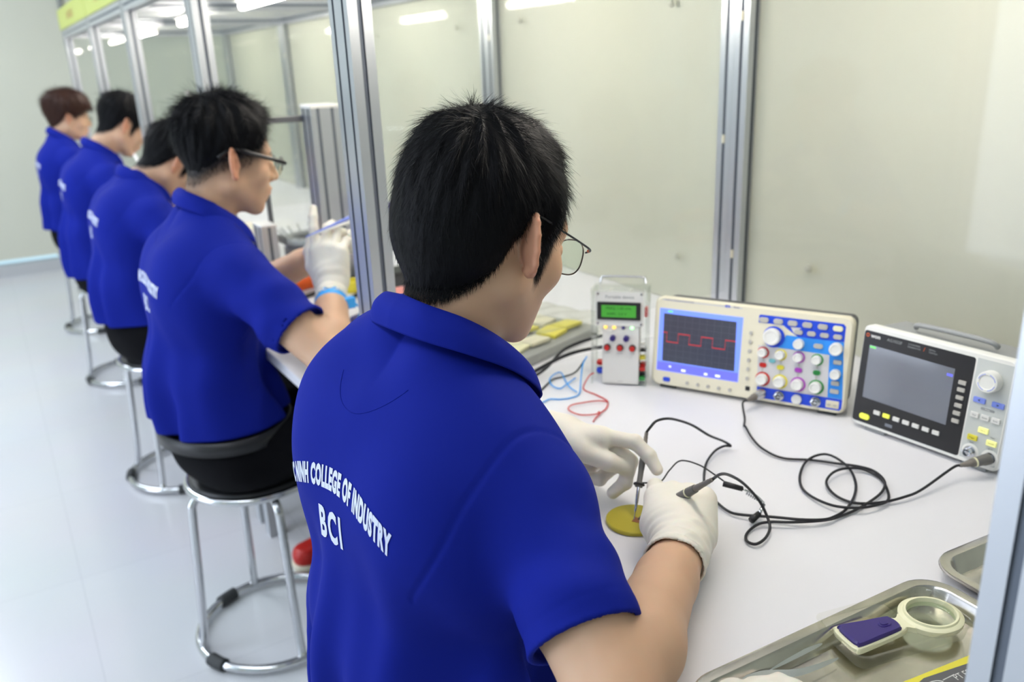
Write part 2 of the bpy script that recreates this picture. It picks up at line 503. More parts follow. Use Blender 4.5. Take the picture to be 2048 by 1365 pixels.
for i_, y_ in enumerate((-0.75, 1.65, 4.05, 6.05)):
    wn = empty('window_%d' % (i_ + 1), (-2.85, y_, 0.84)); wn['kind'] = 'structure'
    g_ = MB(); hw = 0.95 if i_ < 3 else 0.55
    for a_2 in (-hw + 0.02, 0, hw - 0.02): g_.box((0, a_2, 0.76), (0.05, 0.04, 1.52))
    for z_ in (0.02, 1.50): g_.box((0, 0, z_), (0.05, 2 * hw - 0.08, 0.04))
    g_.build('window_frame', MT['white'], wn)
    p_ = MB(); p_.box((0, 0, 0.76), (0.006, 2 * hw - 0.08, 1.44)); p_.build('pane', MT['glass'], wn)

# ------------------------------------------------------------------ the booth frame on the bench
FX, BX, TZ = 0.516, 1.424, 0.75
PY = [0.212, 1.335, 2.365, 3.395, 4.390, 5.520]       # the stations are parted at these posts
WHICH = ["nearest the camera at the picture's right edge", 'behind the nearest student', 'behind the quiffed student', 'beside the third student', 'beside the fourth student', 'at the row\'s far end']
WB = ['behind the right-hand end of the bench', 'behind the two instruments', 'left of the nearest head', 'third of the back row', 'fourth of the back row', 'last of the back row']
def extrusion(name, h, wx, wy, parent=None, M_=None):
    """slotted aluminium profile standing along z; slots run the full height on every 40 mm of width"""
    s = 0.0040; dpt = 0.0012
    pts = []
    def side(L, n):
        o = []
        for k in range(n):
            c = L * (k + 0.5) / n
            o += [(c - s, 0), (c - s, dpt), (c - s - 0.001, dpt + 0.0004), (c - s - 0.001, dpt + 0.0016), (c + s + 0.001, dpt + 0.0016), (c + s + 0.001, dpt + 0.0004), (c + s, dpt), (c + s, 0)]
        return o
    nx = max(1, round(wx / 0.04)); ny = max(1, round(wy / 0.04))
    pts = [(0, 0)]
    pts += side(wx, nx) + [(wx, 0)]
    pts += [(wx - d, y) for (y, d) in side(wy, ny)] + [(wx, wy)]
    pts += [(wx - x, wy - d) for (x, d) in side(wx, nx)] + [(0, wy)]
    pts += [(d, wy - y) for (y, d) in side(wy, ny)]
    pts = [(x - wx / 2, y - wy / 2) for x, y in pts]
    n = len(pts); mb = MB()
    vs = [(x, y, 0) for x, y in pts] + [(x, y, h) for x, y in pts]
    mi = []
    fs = []
    for i in range(n):
        j = (i + 1) % n; fs.append((i, j, j + n, i + n))
        a, b = pts[i], pts[j]
        inner = lambda p: min(wx / 2 - abs(p[0]), wy / 2 - abs(p[1])) > 0.0005
        mi.append(1 if (inner(a) or inner(b)) else 0)
    mb.add(vs, fs); mb.mi = mi
    o = len(mb.v)
    mb.v += vs; mb.f += [tuple(reversed(range(o, o + n))), tuple(range(o + n, o + 2 * n))]; mb.mi += [0, 0]
    return mb.build(name, [MT['alu'], MT['alu_slot_shade']], parent, M_=M_)
for i, y in enumerate(PY):
    o = extrusion('aluminium_post', 0.848, 0.040, 0.080); o.location = (FX + 0.02, y, TZ)
    tag(o, 'slotted aluminium front post ' + WHICH[i], 'post', 'front posts of the booth frame')
    o = extrusion('aluminium_post', 0.848, 0.040, 0.080); o.location = (BX - 0.02, y, TZ)
    tag(o, 'slotted aluminium back post ' + WB[i], 'post', 'back posts of the booth frame')
    for k in range(3):
        c = MB(); c.box((-0.0205, 0.020 * (1 if k % 2 else -1) * 1.0, 0.16 + 0.25 * k), (0.003, 0.006, 0.018)); c.build('panel_clip', MT['cream'], o)
for x, lab in ((FX + 0.02, 'front'), (BX - 0.02, 'back')):
    for i in range(5):
        L = PY[i + 1] - PY[i] - 0.08
        for z in ((1.5755,) if lab == 'back' else (1.5755,)):
            o = extrusion('aluminium_rail', L, 0.04, 0.04)
            o.matrix_world = Matrix.Translation((x, PY[i] + 0.04, z)) @ Matrix.Rotation(-PI / 2, 4, 'X')
            tag(o, 'horizontal aluminium %s top rail %s' % (lab, ['above the nearest student', 'above the quiffed student', 'above the third student', 'above the fourth student', 'above the farthest student'][i]), 'rail', '%s rails of the booth frame' % lab)
for i, y in enumerate(PY):
    o = extrusion('aluminium_rail', BX - FX - 0.08, 0.04, 0.04)
    o.matrix_world = Matrix.Translation((FX + 0.04, y, 1.5755)) @ Matrix.Rotation(PI / 2, 4, 'Y')
    tag(o, 'aluminium cross rail reaching back from the post ' + WHICH[i], 'rail', 'cross rails of the booth frame')
ST = ['the nearest student', 'the quiffed student', 'the third student', 'the fourth student', 'the farthest student']
MT['panel'] = mat('cream_gloss_panel', (0.655, 0.66, 0.555), 0.45, coat=0.0, noise=(1.6, 0.07))
MT['sheet'] = clear_mat('clear_acrylic_sheet', (0.985, 0.985, 0.98), 0.24, 0.05, 0.0, (0.7, 0.72, 0.62))
MT['underside'] = mat('booth_roof_panel', (0.66, 0.67, 0.68), 0.35)
for i in range(5):
    a, b = PY[i] + 0.041, PY[i + 1] - 0.041
    o = slab('back_panel', (BX - 0.012, a, TZ + 0.001), (BX - 0.004, b, 1.554), MT['panel'], None)
    tag(o, 'cream backing board on the bench facing ' + ST[i], 'panel', 'cream backing boards of the booth')
    sh_ = MB(); sh_.box((BX - 0.024, (a + b) / 2, (TZ + 1.554) / 2 + 0.001), (0.004, b - a, 1.554 - TZ - 0.004)); o2 = sh_.build('acrylic_sheet', MT['sheet'])
    tag(o2, 'clear glossy acrylic sheet in front of the cream board facing ' + ST[i], 'panel', 'clear sheets of the back panels')
    for (yy, zz) in ((0.18, 0.70), (0.86, 0.70), (0.14, 0.12), (0.83, 0.16)):
        sc = MB(); sc.lathe([(0.0001, 0), (0.0085, 0), (0.0075, 0.003), (0.0001, 0.0035)], 20, frame((BX - 0.026, a + yy * (b - a) / 1.0 * 1.0, TZ + zz), (-1, 0, 0)), False)
        sc.build('fixing_cap', MT['frostcap'] if 'frostcap' in MT else MT['panel'], o2, True)
    o = slab('booth_roof_panel', (FX + 0.041, a, 1.585), (BX - 0.041, b, 1.592), MT['underside'], None)
    tag(o, 'pale roof board of the booth above ' + ST[i], 'panel', 'roof boards of the booth')
for i in range(1, 6):
    o = slab('glass_divider', (FX + 0.041, PY[i] - 0.003, TZ + 0.07), (BX - 0.041, PY[i] + 0.003, 1.555), MT['glass'], None)
    tag(o, 'clear glass divider standing between bench stations at the post ' + WHICH[i], 'glass panel', 'glass dividers between the stations')
# booth lamps under the roof boards
MT['tube'] = mat('lit_lamp_tube', (1, 0.95, 0.85), 0.3, emis=(1.0, 0.93, 0.83), estr=74)
for i in range(5):
    yc = (PY[i] + PY[i + 1]) / 2
    t = empty('booth_lamp', (0.86, yc, 1.585), 'lit tube lamp under the booth roof above ' + ST[i], 'lamp', 'tube lamps under the booth roof')
    m_ = MB(); m_.box((0, 0, -0.008), (0.05, 0.50, 0.016)); m_.build('lamp_housing', MT['white'], t, bevel=0.003)
    m_ = MB(); m_.cyl((0, -0.23, -0.030), (0, 0.23, -0.030), 0.013, None, 16); m_.build('lamp_tube', MT['tube'], t, True)
    for s in (-1, 1):
        m_ = MB(); m_.box((0, s * 0.238, -0.026), (0.024, 0.014, 0.034)); m_.build('lamp_socket', MT['white'], t, bevel=0.002)
# yellow name boards over the front rail
MT['signyellow'] = mat('yellow_sign_board', (0.50, 0.55, 0.14), 0.5)
MT['signprint'] = mat('orange_print', (0.55, 0.30, 0.16), 0.6)
for i in range(5):
    a, b = PY[i] - 0.03, PY[i + 1] - 0.045
    if i == 4: b = PY[5] + 0.05
    o = slab('sign_board', (FX - 0.006, a, 1.599), (FX, b, 1.70), MT['signyellow'], None)
    tag(o, 'yellow name board on the front rail above ' + ST[i], 'sign', 'yellow name boards on the booth')
    F_ = Matrix(((0, 0, -1, FX - 0.0068), (-1, 0, 0, (a + b) / 2), (0, 1, 0, 1.65), (0, 0, 0, 1)))
    m_ = MB(); rs_ = random.Random(4 + i)
    for k in range(9):      # made-up letter-like marks, no real words: upright strokes with short bars
        x_ = -0.14 + 0.034 * k
        m_.box((x_, 0, 0), (0.006, 0.034, 0.0006), F_)
        m_.box((x_ + 0.010, rs_.choice((-0.014, 0.0, 0.014)), 0), (0.016, 0.006, 0.0006), F_)
    m_.build('sign_lettering', MT['signprint'], o)
# ------------------------------------------------------------------ bench
MT['apron'] = mat('bench_grey_steel', (0.42, 0.44, 0.47), 0.45)
for i in range(5):
    a, b = PY[i] - (0.35 if i == 0 else 0.0) + 0.001, PY[i + 1] - 0.001
    t = empty('workbench', (0.95, (a + b) / 2, 0), 'white-topped workbench section in front of ' + ST[i], 'bench', 'workbench sections')
    L = b - a
    m_ = MB(); m_.box((-0.0, 0, 0.7375), (0.998, L, 0.025)); m_.build('worktop', MT['table'], t, bevel=0.003)
    for sx in (-0.42, 0.42):
        m_ = MB(); m_.box((sx, 0, 0.70), (0.04, L - 0.06, 0.048)); m_.build('bench_rail', MT['apron'], t)
    for sx in (-0.42, 0.42):
        for sy in (-1, 1):
            m_ = MB(); m_.box((sx, sy * (L / 2 - 0.05), 0.338), (0.04, 0.04, 0.676)); m_.build('leg', MT['apron'], t)
# ------------------------------------------------------------------ hall ceiling lamps
for x, y, lw_, ll in ((-0.9, 0.9, 0.5, 3.2), (-0.9, 4.8, 0.5, 3.2), (1.9, 2.5, 0.5, 5.0)):
    t = empty('ceiling_lamp', (x, y, 2.80), 'long flat ceiling light panel over the ' + ('near aisle' if y < 2 else 'far aisle' if x < 0 else 'space behind the booth'), 'lamp')
    m_ = MB(); m_.box((0, 0, -0.02), (lw_ + 0.06, ll + 0.06, 0.04)); m_.build('lamp_frame', MT['white'], t)
    m_ = MB(); m_.box((0, 0, -0.045), (lw_, ll, 0.01)); m_.build('lamp_diffuser', MT['diff'] if 'diff' in MT else MT['white'], t)
# ------------------------------------------------------------------ stools
def stool(x, y, rz, label):
    t = empty('stool', (x, y, 0), label, 'stool', 'round chrome stools', Matrix.Rotation(rz, 3, 'Z'))
    m_ = MB(); m_.lathe([(0.0001, 0.425), (0.142, 0.425), (0.148, 0.432), (0.148, 0.448), (0.142, 0.452), (0.0001, 0.4525)], 48, None, False)
    m_.build('seat', MT['black'], t, True)
    m_ = MB(); m_.tube([(0.152 * math.cos(a), 0.152 * math.sin(a), 0.436) for a in [2 * PI * k / 64 for k in range(64)]], 0.0095, 10, True)
    m_.build('seat_rim', MT['chrome'], t, True)
    m_ = MB(); R_ = 0.187; m_.tube([(R_ * math.cos(a), R_ * math.sin(a), 0.017) for a in [2 * PI * k / 72 for k in range(72)]], 0.0105, 12, True)
    m_.build('base_ring', MT['chrome'], t, True)
    for k in range(4):
        a = PI / 4 + k * PI / 2; c, s = math.cos(a), math.sin(a)
        P = spline([(0.085 * c, 0.085 * s, 0.418), (0.125 * c, 0.125 * s, 0.416), (0.150 * c, 0.150 * s, 0.400), (0.156 * c, 0.156 * s, 0.360), (0.166 * c, 0.166 * s, 0.200), (0.176 * c, 0.176 * s, 0.060), (0.184 * c, 0.184 * s, 0.024)], 6)
        m_ = MB(); m_.tube(P, 0.0100, 12); m_.build('leg', MT['chrome'], t, True)
        m_ = MB(); a2 = a + 0.42
        pts = [(R_ * math.cos(a2 + d), R_ * math.sin(a2 + d), 0.0172) for d in [(-0.13 + 0.26 * j / 8) for j in range(9)]]
        m_.tube(pts, 0.0158, 12); m_.build('rubber_foot', MT['rubber'], t, True)
for (y, rz, lab) in ((0.78, 0.3, 'chrome stool under the student closest to the camera'), (1.87, -0.75 + PI / 4 * 0, 'round chrome stool under the quiffed student, nearest stool in full view'), (2.93, 0.15, 'round chrome stool under the third student of the row'), (4.15, 0.5, 'round chrome stool under the fourth student of the row'), (5.15, 0.2, 'round chrome stool under the farthest student of the row')):
    stool(0.402, y, rz, lab)
# ------------------------------------------------------------------ instruments on the bench
def dev_frame(pl, pr, z, tilt):
    """x along the front from left to right, y into the case, z up the front"""
    d = Vector((pr[0] - pl[0], pr[1] - pl[1], 0)).normalized(); up = Vector((0, 0, 1)); dep = up.cross(d)
    m = Matrix((d, dep, up)).transposed().to_4x4(); m.translation = Vector((pl[0], pl[1], z))
    return m @ Matrix.Rotation(-math.radians(tilt), 4, 'X')
MM = 0.001
# in these frames the front is the plane y = 0 and sits proud towards -y
FACE = Matrix(((1, 0, 0, 0), (0, 0, 1, 0), (0, 1, 0, 0), (0, 0, 0, 1)))   # outline xy -> front xz, thickness -> +y
def face_prism(mb, pts, y0, y1, inset=0.0):
    mb.prism([(p[0] * MM, p[1] * MM) for p in pts], y0 * MM, y1 * MM, FACE, inset * MM); return mb
def F3(u, v, d=0): return (u * MM, d * MM, v * MM)
def knob(parent, u, v, r, h, m, name='knob', d0=0, skirt=None):
    Fm = Matrix.Translation(F3(u, v, d0)) @ Matrix.Rotation(PI / 2, 4, 'X')
    mb = MB(); R = r * MM; H_ = h * MM
    mb.lathe([(R, 0), (R, H_ * 0.75), (R * 0.93, H_), (R * 0.70, H_ * 1.02), (R * 0.62, H_ * 0.93), (0.0001, H_ * 0.92)], 28, Fm, False)
    o = mb.build(name, m, parent, auto=True)
    if skirt:
        mb = MB(); mb.lathe([(R * 1.0, 0.0001), (R * 1.32, 0.0001), (R * 1.32, 0.0007), (R * 1.0, 0.0007)], 28, Matrix.Translation(F3(u + 0.6, v - 0.4, d0)) @ Matrix.Rotation(PI / 2, 4, 'X'), False)
        mb.build('colour_ring', skirt, o)
    return o
def button(parent, u, v, w, h, m, name='button', t=2.6, r=None, d0=0):
    mb = MB(); face_prism(mb, rrect(w, h, r if r is not None else h * 0.45, 5, u, v), d0, d0 - t, 0.6)
    return mb.build(name, m, parent, auto=True)
def bnc(parent, u, v, m=None, name='bnc_socket'):
    Fm = Matrix.Translation(F3(u, v, 0)) @ Matrix.Rotation(PI / 2, 4, 'X')
    mb = MB(); mb.lathe([(0.0085, 0), (0.0085, 0.002), (0.0064, 0.002), (0.0064, 0.010), (0.0052, 0.0105), (0.0052, 0.003), (0.0001, 0.003)], 24, Fm, False)
    mb.cyl((0, 0, 0.003), (0, 0, 0.009), 0.0022, None, 10, Fm)
    mb.cyl(F3(u, v, -7)[:0] + tuple(Fm @ Vector((-0.0085, 0, 0.007))), tuple(Fm @ Vector((0.0085, 0, 0.007))), 0.0011, None, 8)
    return mb.build(name, MT['chrome'], parent, auto=True)
def face_text(parent, s, size, u, v, m, name='lettering', xs=1.0, off=0.0, d=-0.35):
    Fm = Matrix.Translation(F3(u, v, d)) @ Matrix.Rotation(PI / 2, 4, 'X')
    mb = MB(); add_text(mb, s, size * MM, Fm, xs, off * MM); return mb.build(name, m, parent)
MT['scr_dark'] = mat('dark_screen', (0.030, 0.032, 0.042), 0.16, spec=0.6, emis=(0.05, 0.06, 0.10), estr=0.6)
MT['scr_blue'] = mat('lit_blue_screen', (0.10, 0.16, 0.6), 0.2, emis=(0.20, 0.33, 1.0), estr=0.80)
MT['scr_blue2'] = mat('lit_violet_screen', (0.10, 0.10, 0.6), 0.2, emis=(0.17, 0.20, 0.95), estr=0.62)
MT['scr_white'] = mat('lit_white_marks', (0.8, 0.8, 1), 0.2, emis=(0.75, 0.85, 1.0), estr=0.8)
MT['scr_red'] = mat('red_trace', (0.5, 0.02, 0.02), 0.3, emis=(0.75, 0.03, 0.03), estr=0.75)
MT['scr_grid'] = mat('screen_graticule', (0.06, 0.06, 0.08), 0.3, emis=(0.09, 0.09, 0.13), estr=0.7)
MT['scr_green'] = mat('green_marks', (0.1, 0.5, 0.1), 0.3, emis=(0.2, 0.8, 0.2), estr=0.7)

# -- the wide cream oscilloscope
so = empty('oscilloscope', (0, 0, 0), 'wide cream oscilloscope with a lit blue-framed screen and blue knob panel', 'oscilloscope')
so.matrix_world = dev_frame((0.983, 1.121), (1.1395, 0.812), 0.757, 7)
mb = MB(); face_prism(mb, rrect(345, 165, 14, 8, 172.5, 82.5), 12, -6, 4); mb.build('front_bezel', MT['cream'], so, auto=True)
mb = MB(); face_prism(mb, rrect(335, 155, 12, 6, 172.5, 82.5), 66, 11.5, 8); mb.build('case', MT['darkgrey'], so, auto=True)
def fz(mb, pts, t=0.25, base=-6.0): return face_prism(mb, pts, base + 0.2, base - t)
FD = -6.0
mb = MB(); fz(mb, [(10, 27.5), (163, 27.5), (163, 144), (10, 144)], 0.3); scr1 = mb.build('screen', MT['scr_blue'], so)
mb = MB(); fz(mb, [(11, 28), (162, 28), (162, 44), (11, 44)], 0.5); mb.build('screen_status_bar', MT['scr_blue2'], scr1)
mb = MB(); fz(mb, [(20, 46), (155, 46), (152, 135), (18, 135)], 0.5); mb.build('screen_plot', MT['scr_dark'], scr1)
mb = MB()
for k in range(1, 10): mb.box(F3(18.5 + 13.5 * k, 90.5, -6.6), (0.00025, 0.0001, 0.088))
for k in range(1, 8): mb.box(F3(86.5, 46 + 11.1 * k, -6.6), (0.134, 0.0001, 0.00025))
mb.build('graticule', MT['scr_grid'], scr1)
mb = MB(); hi, lo = 100, 83; x = 19
pts = [(19, hi), (26, hi), (26, lo), (48, lo), (48, hi), (69, hi), (69, lo), (91, lo), (91, hi), (112, hi), (112, lo), (135, lo), (135, hi), (153, hi)]
for (a, b) in zip(pts, pts[1:]):
    w = 1.1 if a[1] == b[1] else 0.45
    mb.box(F3((a[0] + b[0]) / 2, (a[1] + b[1]) / 2, -6.75), ((abs(a[0] - b[0]) + w) * MM, 0.0001, (abs(a[1] - b[1]) + w) * MM))
mb.build('waveform', MT['scr_red'], scr1)
for (u, v, w, h, m) in ((30, 139.5, 9, 3, 'scr_green'), (62, 33, 8, 4, 'scr_white'), (104, 33, 6, 4, 'scr_white'), (126, 33, 9, 4, 'scr_white'), (36, 37, 4, 3, 'scr_white')):
    mb = MB(); mb.box(F3(u, v, -6.7), (w * MM, 0.0002, h * MM)); mb.build('screen_mark', MT[m], scr1)
for v in (119, 103, 87, 70, 54, 37): button(so, 179, v, 6, 7, MT['btn'], d0=FD, r=2.6)
for u in (71, 91, 110, 130, 150): button(so, u, 11, 6, 6, MT['btn'], d0=FD, r=2.6)
button(so, 31, 12, 13, 8, MT['blue'], 'power_button', d0=FD, r=2.5)
mb = MB(); fz(mb, rrect(8, 8, 1, 3, 181, 19), 0.4); mb.build('usb_port', MT['black'], so)
# printed panels
mb = MB(); fz(mb, [(190, 139), (190, 151), (192, 153), (328, 153), (332, 149), (332, 123), (258, 122), (240, 133), (232, 139)], 0.3); mb.build('blue_panel', MT['blue'], so)
mb = MB(); fz(mb, [(238, 122.8), (332, 122.6), (333, 97), (312, 98.5), (198, 99.5), (224, 100), (234, 108)], 0.28); mb.build('sky_blue_panel', MT['sky'], so)
mb = MB(); fz(mb, [(311, 98.4), (333.5, 97), (339, 26), (315, 26)], 0.28); mb.build('sky_blue_panel', MT['sky'], so)
mb = MB(); fz(mb, [(193, 99), (311, 98), (315, 26), (197, 26)], 0.26); mb.build('grey_panel', MT['palegrey'], so)
mb = MB(); fz(mb, [(197, 25.6), (339, 25.6), (339, 10), (336, 6), (198, 6)], 0.3); mb.build('blue_panel', MT['blue'], so)
mb = MB(); fz(mb, [(244, 138), (262, 138), (250, 128)], 0.4); mb.build('triangle_mark', MT['palegrey'], so)
for u in (199, 223, 247, 271, 296, 320): button(so, u, 144.5, 16, 9, MT['btn'] if u < 310 else MT['ivory'], d0=FD - 0.2)
for u in (258, 279, 300, 321): button(so, u, 130.5, 14, 8, MT['btn'], d0=FD - 0.2)
mb = MB(); mb.lathe([(0.0001, 0), (0.0185, 0), (0.0185, 0.001), (0.0001, 0.001)], 36, Matrix.Translation(F3(218, 117, FD)) @ Matrix.Rotation(PI / 2, 4, 'X'), False); mb.build('knob_ring', MT['blue'], so)
knob(so, 216, 118, 14.5, 13, MT['white'], d0=FD)
knob(so, 261, 111, 8.6, 12, MT['white'], d0=FD); knob(so, 321, 111, 10.5, 14, MT['white'], d0=FD)
button(so, 292, 111, 15, 8, MT['btn'], d0=FD)
for u, m in zip((202, 232, 262, 292), ('red', 'yellow', 'magenta', 'green')):
    knob(so, u, 88, 7.6, 12, MT['white'], d0=FD, skirt=MT[m])
    knob(so, u + 3, 41, 9.6, 13, MT['white'], d0=FD, skirt=MT[m])
    button(so, u + 2, 65.5, 12, 8, MT[m], 'channel_button', d0=FD)
    for (v0, v1) in ((72, 79), (53, 60)):
        mb = MB(); mb.box(F3(u + 1.8, (v0 + v1) / 2, FD - 0.4), (0.003, 0.0003, (v1 - v0) * MM)); mb.build('panel_mark', MT['btn'], so)
button(so, 219, 75, 11, 6.5, MT['teal'], d0=FD)
for v, w in ((88, 13), (52, 13), (38, 14)): button(so, 325, v, w, 7.5, MT['btn'], d0=FD, r=2)
knob(so, 324, 68, 8.4, 12, MT['white'], d0=FD)
for u in (206, 236, 297):
    o = bnc(so, u, 15); o.matrix_local = Matrix.Translation((0, FD * MM, 0))
knob(so, 266, 14, 8.5, 5, MT['offwhite'], 'socket_cap', d0=FD)
button(so, 324, 15, 21, 13, MT['cream'], 'probe_terminal_plate', 1.2, 1.5, d0=FD)
for u in (319, 329): 
    mb = MB(); mb.box(F3(u, 15, FD - 3.5), (0.006, 0.004, 0.002)); mb.build('probe_terminal', MT['btn'], so, bevel=0.0005)
mb = MB(); mb.box(F3(87, 160.0, FD - 0.15), (0.146, 0.0004, 0.0022)); mb.build('brand_strip', MT['palegrey'], so)
face_text(so, 'DIGITAL STORAGE OSCILLOSCOPE', 3.4, 46, 160.2, MT['navy'], d=FD - 0.5)
face_text(so, 'SDS', 5.6, 134, 160.4, MT['blue'], off=0.25, d=FD - 0.5); face_text(so, '8102', 4.6, 150, 160.2, MT['navy'], d=FD - 0.5)
for u in (30, 315):
    mb = MB(); mb.box(F3(u, -3.4, 12), (0.030, 0.016, 0.0055)); mb.build('foot', MT['rubber'], so, bevel=0.001)
mb = MB(); mb.box(F3(172, -2, 40), (0.24, 0.03, 0.004)); mb.build('underside_tray', MT['darkgrey'], so)

# -- the black-fronted signal generator
sg = empty('signal_generator', (0, 0, 0), 'off-white signal generator with a wide black screen panel and green-lit power key', 'signal generator')
sg.matrix_world = dev_frame((1.125, 0.790), (1.1350, 0.556), 0.757, 5)
mb = MB(); face_prism(mb, rrect(235, 165, 9, 8, 117.5, 82.5), 14, -4, 3); mb.build('front_bezel', MT['white'], sg, auto=True)
mb = MB(); face_prism(mb, rrect(227, 157, 8, 6, 117.5, 82.5), 95, 13.5, 4); mb.build('case', MT['grey'], sg, auto=True)
GD = -4.0
def gz(mb, pts, t=0.3): return face_prism(mb, pts, GD + 0.2, GD - t)
mb = MB(); gz(mb, rrect(176, 151, 4, 5, 90.5, 81.5), 0.4); mb.build('black_panel', MT['black'], sg, auto=True)
mb = MB(); gz(mb, [(180, 7), (231, 7), (231, 158), (181, 158)], 0.2); mb.build('key_panel', mat('cool_grey_panel', (0.56, 0.58, 0.56), 0.4), sg)
MT['scr_off'] = mat('dim_grey_screen', (0.11, 0.12, 0.14), 0.10, spec=0.8, emis=(0.10, 0.11, 0.14), estr=0.5)
mb = MB(); gz(mb, [(15, 48), (153, 46), (152, 133), (14, 135)], 0.6); scr2 = mb.build('screen', MT['scr_off'], sg)
for (u, v, w, h, m) in ((20, 132, 10, 3, 'scr_green'), (146, 122, 9, 4, 'scr_blue2'), (146, 112, 9, 1, 'scr_grid'), (146, 102, 9, 1, 'scr_grid'), (72, 118, 10, 1, 'scr_grid'), (72, 110, 10, 1, 'scr_grid'), (45, 92, 40, 0.6, 'scr_grid'), (100, 86, 60, 0.6, 'scr_grid')):
    mb = MB(); mb.box(F3(u, v, GD - 0.75), (w * MM, 0.0001, h * MM)); mb.build('screen_mark', MT[m], scr2)
for v in (116, 105, 93, 81, 69, 57): button(sg, 166, v, 11, 6, MT['btn'], d0=GD, r=1)
button(sg, 24, 17, 17, 9, MT['key_y'], 'power_key', 3, d0=GD)
for k, u in enumerate((44, 60, 77, 93, 109, 125, 141)): button(sg, u, 29.5, 11, 6.5, MT['offwhite'] if k != 1 else MT['key_y'], 'key', d0=GD, r=1)
mb = MB(); mb.box(F3(66, 15, GD - 0.4), (0.012, 0.0006, 0.005)); mb.build('usb_port', MT['scr_off'], sg)
face_text(sg, 'O', 8, 8.5, 149.5, MT['orange'], xs=0.9, off=0.3, d=GD - 0.6); face_text(sg, 'won', 9, 22, 149.8, MT['offwhite'], off=0.25, d=GD - 0.6)
face_text(sg, 'AG1022F', 6.5, 54, 149.6, MT['grey'], d=GD - 0.6); face_text(sg, '2-CHANNEL', 3.6, 86, 151.6, MT['grey'], d=GD - 0.6); face_text(sg, 'GENERATOR', 3.6, 86, 147.4, MT['grey'], d=GD - 0.6)
face_text(sg, '/', 9, 102, 149, MT['orange'], d=GD - 0.6); face_text(sg, '25MHz', 3.6, 114, 151, MT['grey'], d=GD - 0.6); face_text(sg, '125MSa/s', 3.6, 116, 147, MT['grey'], d=GD - 0.6)
knob(sg, 205, 130, 15.5, 15, MT['white'], d0=GD)
mb = MB()
for q in range(4):
    a0 = q * PI / 2 + 0.25
    P = [(205 + 11.8 * math.cos(a0 + t * 0.12), 130 + 11.8 * math.sin(a0 + t * 0.12)) for t in range(10)]
    for p, q2 in zip(P, P[1:]):
        mb.cyl(F3(p[0], p[1], GD - 15.2), F3(q2[0], q2[1], GD - 15.2), 0.0005, None, 6)
mb.build('knob_mark', MT['lilac'], sg)
button(sg, 194, 98, 17, 8, MT['lilac'], 'arrow_key', d0=GD, r=1.5); button(sg, 220, 98, 17, 8, MT['lilac'], 'arrow_key', d0=GD, r=1.5)
face_text(sg, '<', 5, 194, 98, MT['black'], d=GD - 2.9, off=0.2); face_text(sg, '>', 5, 220, 98, MT['black'], d=GD - 2.9, off=0.2)
button(sg, 207, 87, 20, 4, MT['grey'], 'key_label', 0.6, d0=GD); face_text(sg, 'Mode', 3, 207, 87, MT['white'], d=GD - 0.9)
for u, s_ in ((191, 'Mod'), (206, 'Sweep'), (221, 'Burst')):
    button(sg, u, 75, 12, 8, MT['offwhite'], 'key', d0=GD, r=1.2); face_text(sg, s_, 2.8, u, 75, MT['black'], d=GD - 2.9)
MT['key_p'] = mat('lit_pale_yellow_key', (0.85, 0.83, 0.35), 0.4, emis=(0.9, 0.9, 0.25), estr=0.35)
for u, v, s_, m_ in ((207, 56, 'CH1/2', 'key_p'), (194, 41, 'Trigger', 'yellow'), (221, 41, 'On/Off', 'key_p')):
    button(sg, u, v, 14, 8, MT[m_], 'key', d0=GD, r=1); face_text(sg, s_, 2.8, u, v, MT['black'], d=GD - 2.9)
face_text(sg, 'Out1', 3, 221, 49, MT['black'], d=GD - 0.5); face_text(sg, 'Sync', 3, 194, 33, MT['black'], d=GD - 0.5); face_text(sg, 'Out2', 3, 221, 31.5, MT['black'], d=GD - 0.5)
for u in (194, 222):
    mb = MB(); mb.lathe([(0.0001, 0), (0.0120, 0), (0.0120, 0.0006), (0.0001, 0.0006)], 30, Matrix.Translation(F3(u, 19, GD)) @ Matrix.Rotation(PI / 2, 4, 'X'), False); mb.build('socket_plate', MT['white'], sg)
    o = bnc(sg, u, 19); o.matrix_local = Matrix.Translation((0, GD * MM - 0.0004, 0))
for v in (143, 126, 60):
    mb = MB(); mb.box(F3(236, v, 8), (0.004, 0.008, 0.012)); mb.build('side_catch', MT['white'], sg, bevel=0.001)
for u in (40, 200):
    mb = MB(); mb.box(F3(u, -3.4, 10), (0.036, 0.016, 0.006)); mb.build('foot', MT['grey'], sg, bevel=0.001)
mb = MB(); mb.tube(spline([(0.06, 0.04, 0.168), (0.075, 0.03, 0.176), (0.17, 0.03, 0.176), (0.185, 0.04, 0.168)], 5), 0.004, 8); mb.build('carry_handle', MT['grey'], sg, True)

# -- the small home-made tester in its clear case
bx = empty('portable_tester', (0, 0, 0), 'upright off-white tester box with green display and red buttons in a clear case', 'tester')
bx.matrix_world = dev_frame((0.903, 1.190), (0.9655, 1.125), 0.753, 3)
SV = 1.125
mb = MB(); face_prism(mb, [(13, 1), (81, 1), (81, 120), (13, 120)], 34, 0); mb.build('body', MT['offwhite'], bx, bevel=0.001)
mb = MB(); face_prism(mb, rrect(88, 66, 2, 3, 45, 147), 0, -3); mb.build('display_plate', MT['offwhite'], bx, bevel=0.0005)
mb = MB(); face_prism(mb, rrect(80, 33.5, 1, 3, 44, 143), -3, -6); mb.build('display_bezel', MT['black'], bx, bevel=0.0005)
mb = MB(); face_prism(mb, [(12, 131.5), (75.5, 131.5), (75.5, 154), (12, 154)], -6, -6.4); mb.build('display', MT['lcd'], bx)
MT['lcdtext'] = mat('display_marks', (0.01, 0.08, 0.01), 0.4)
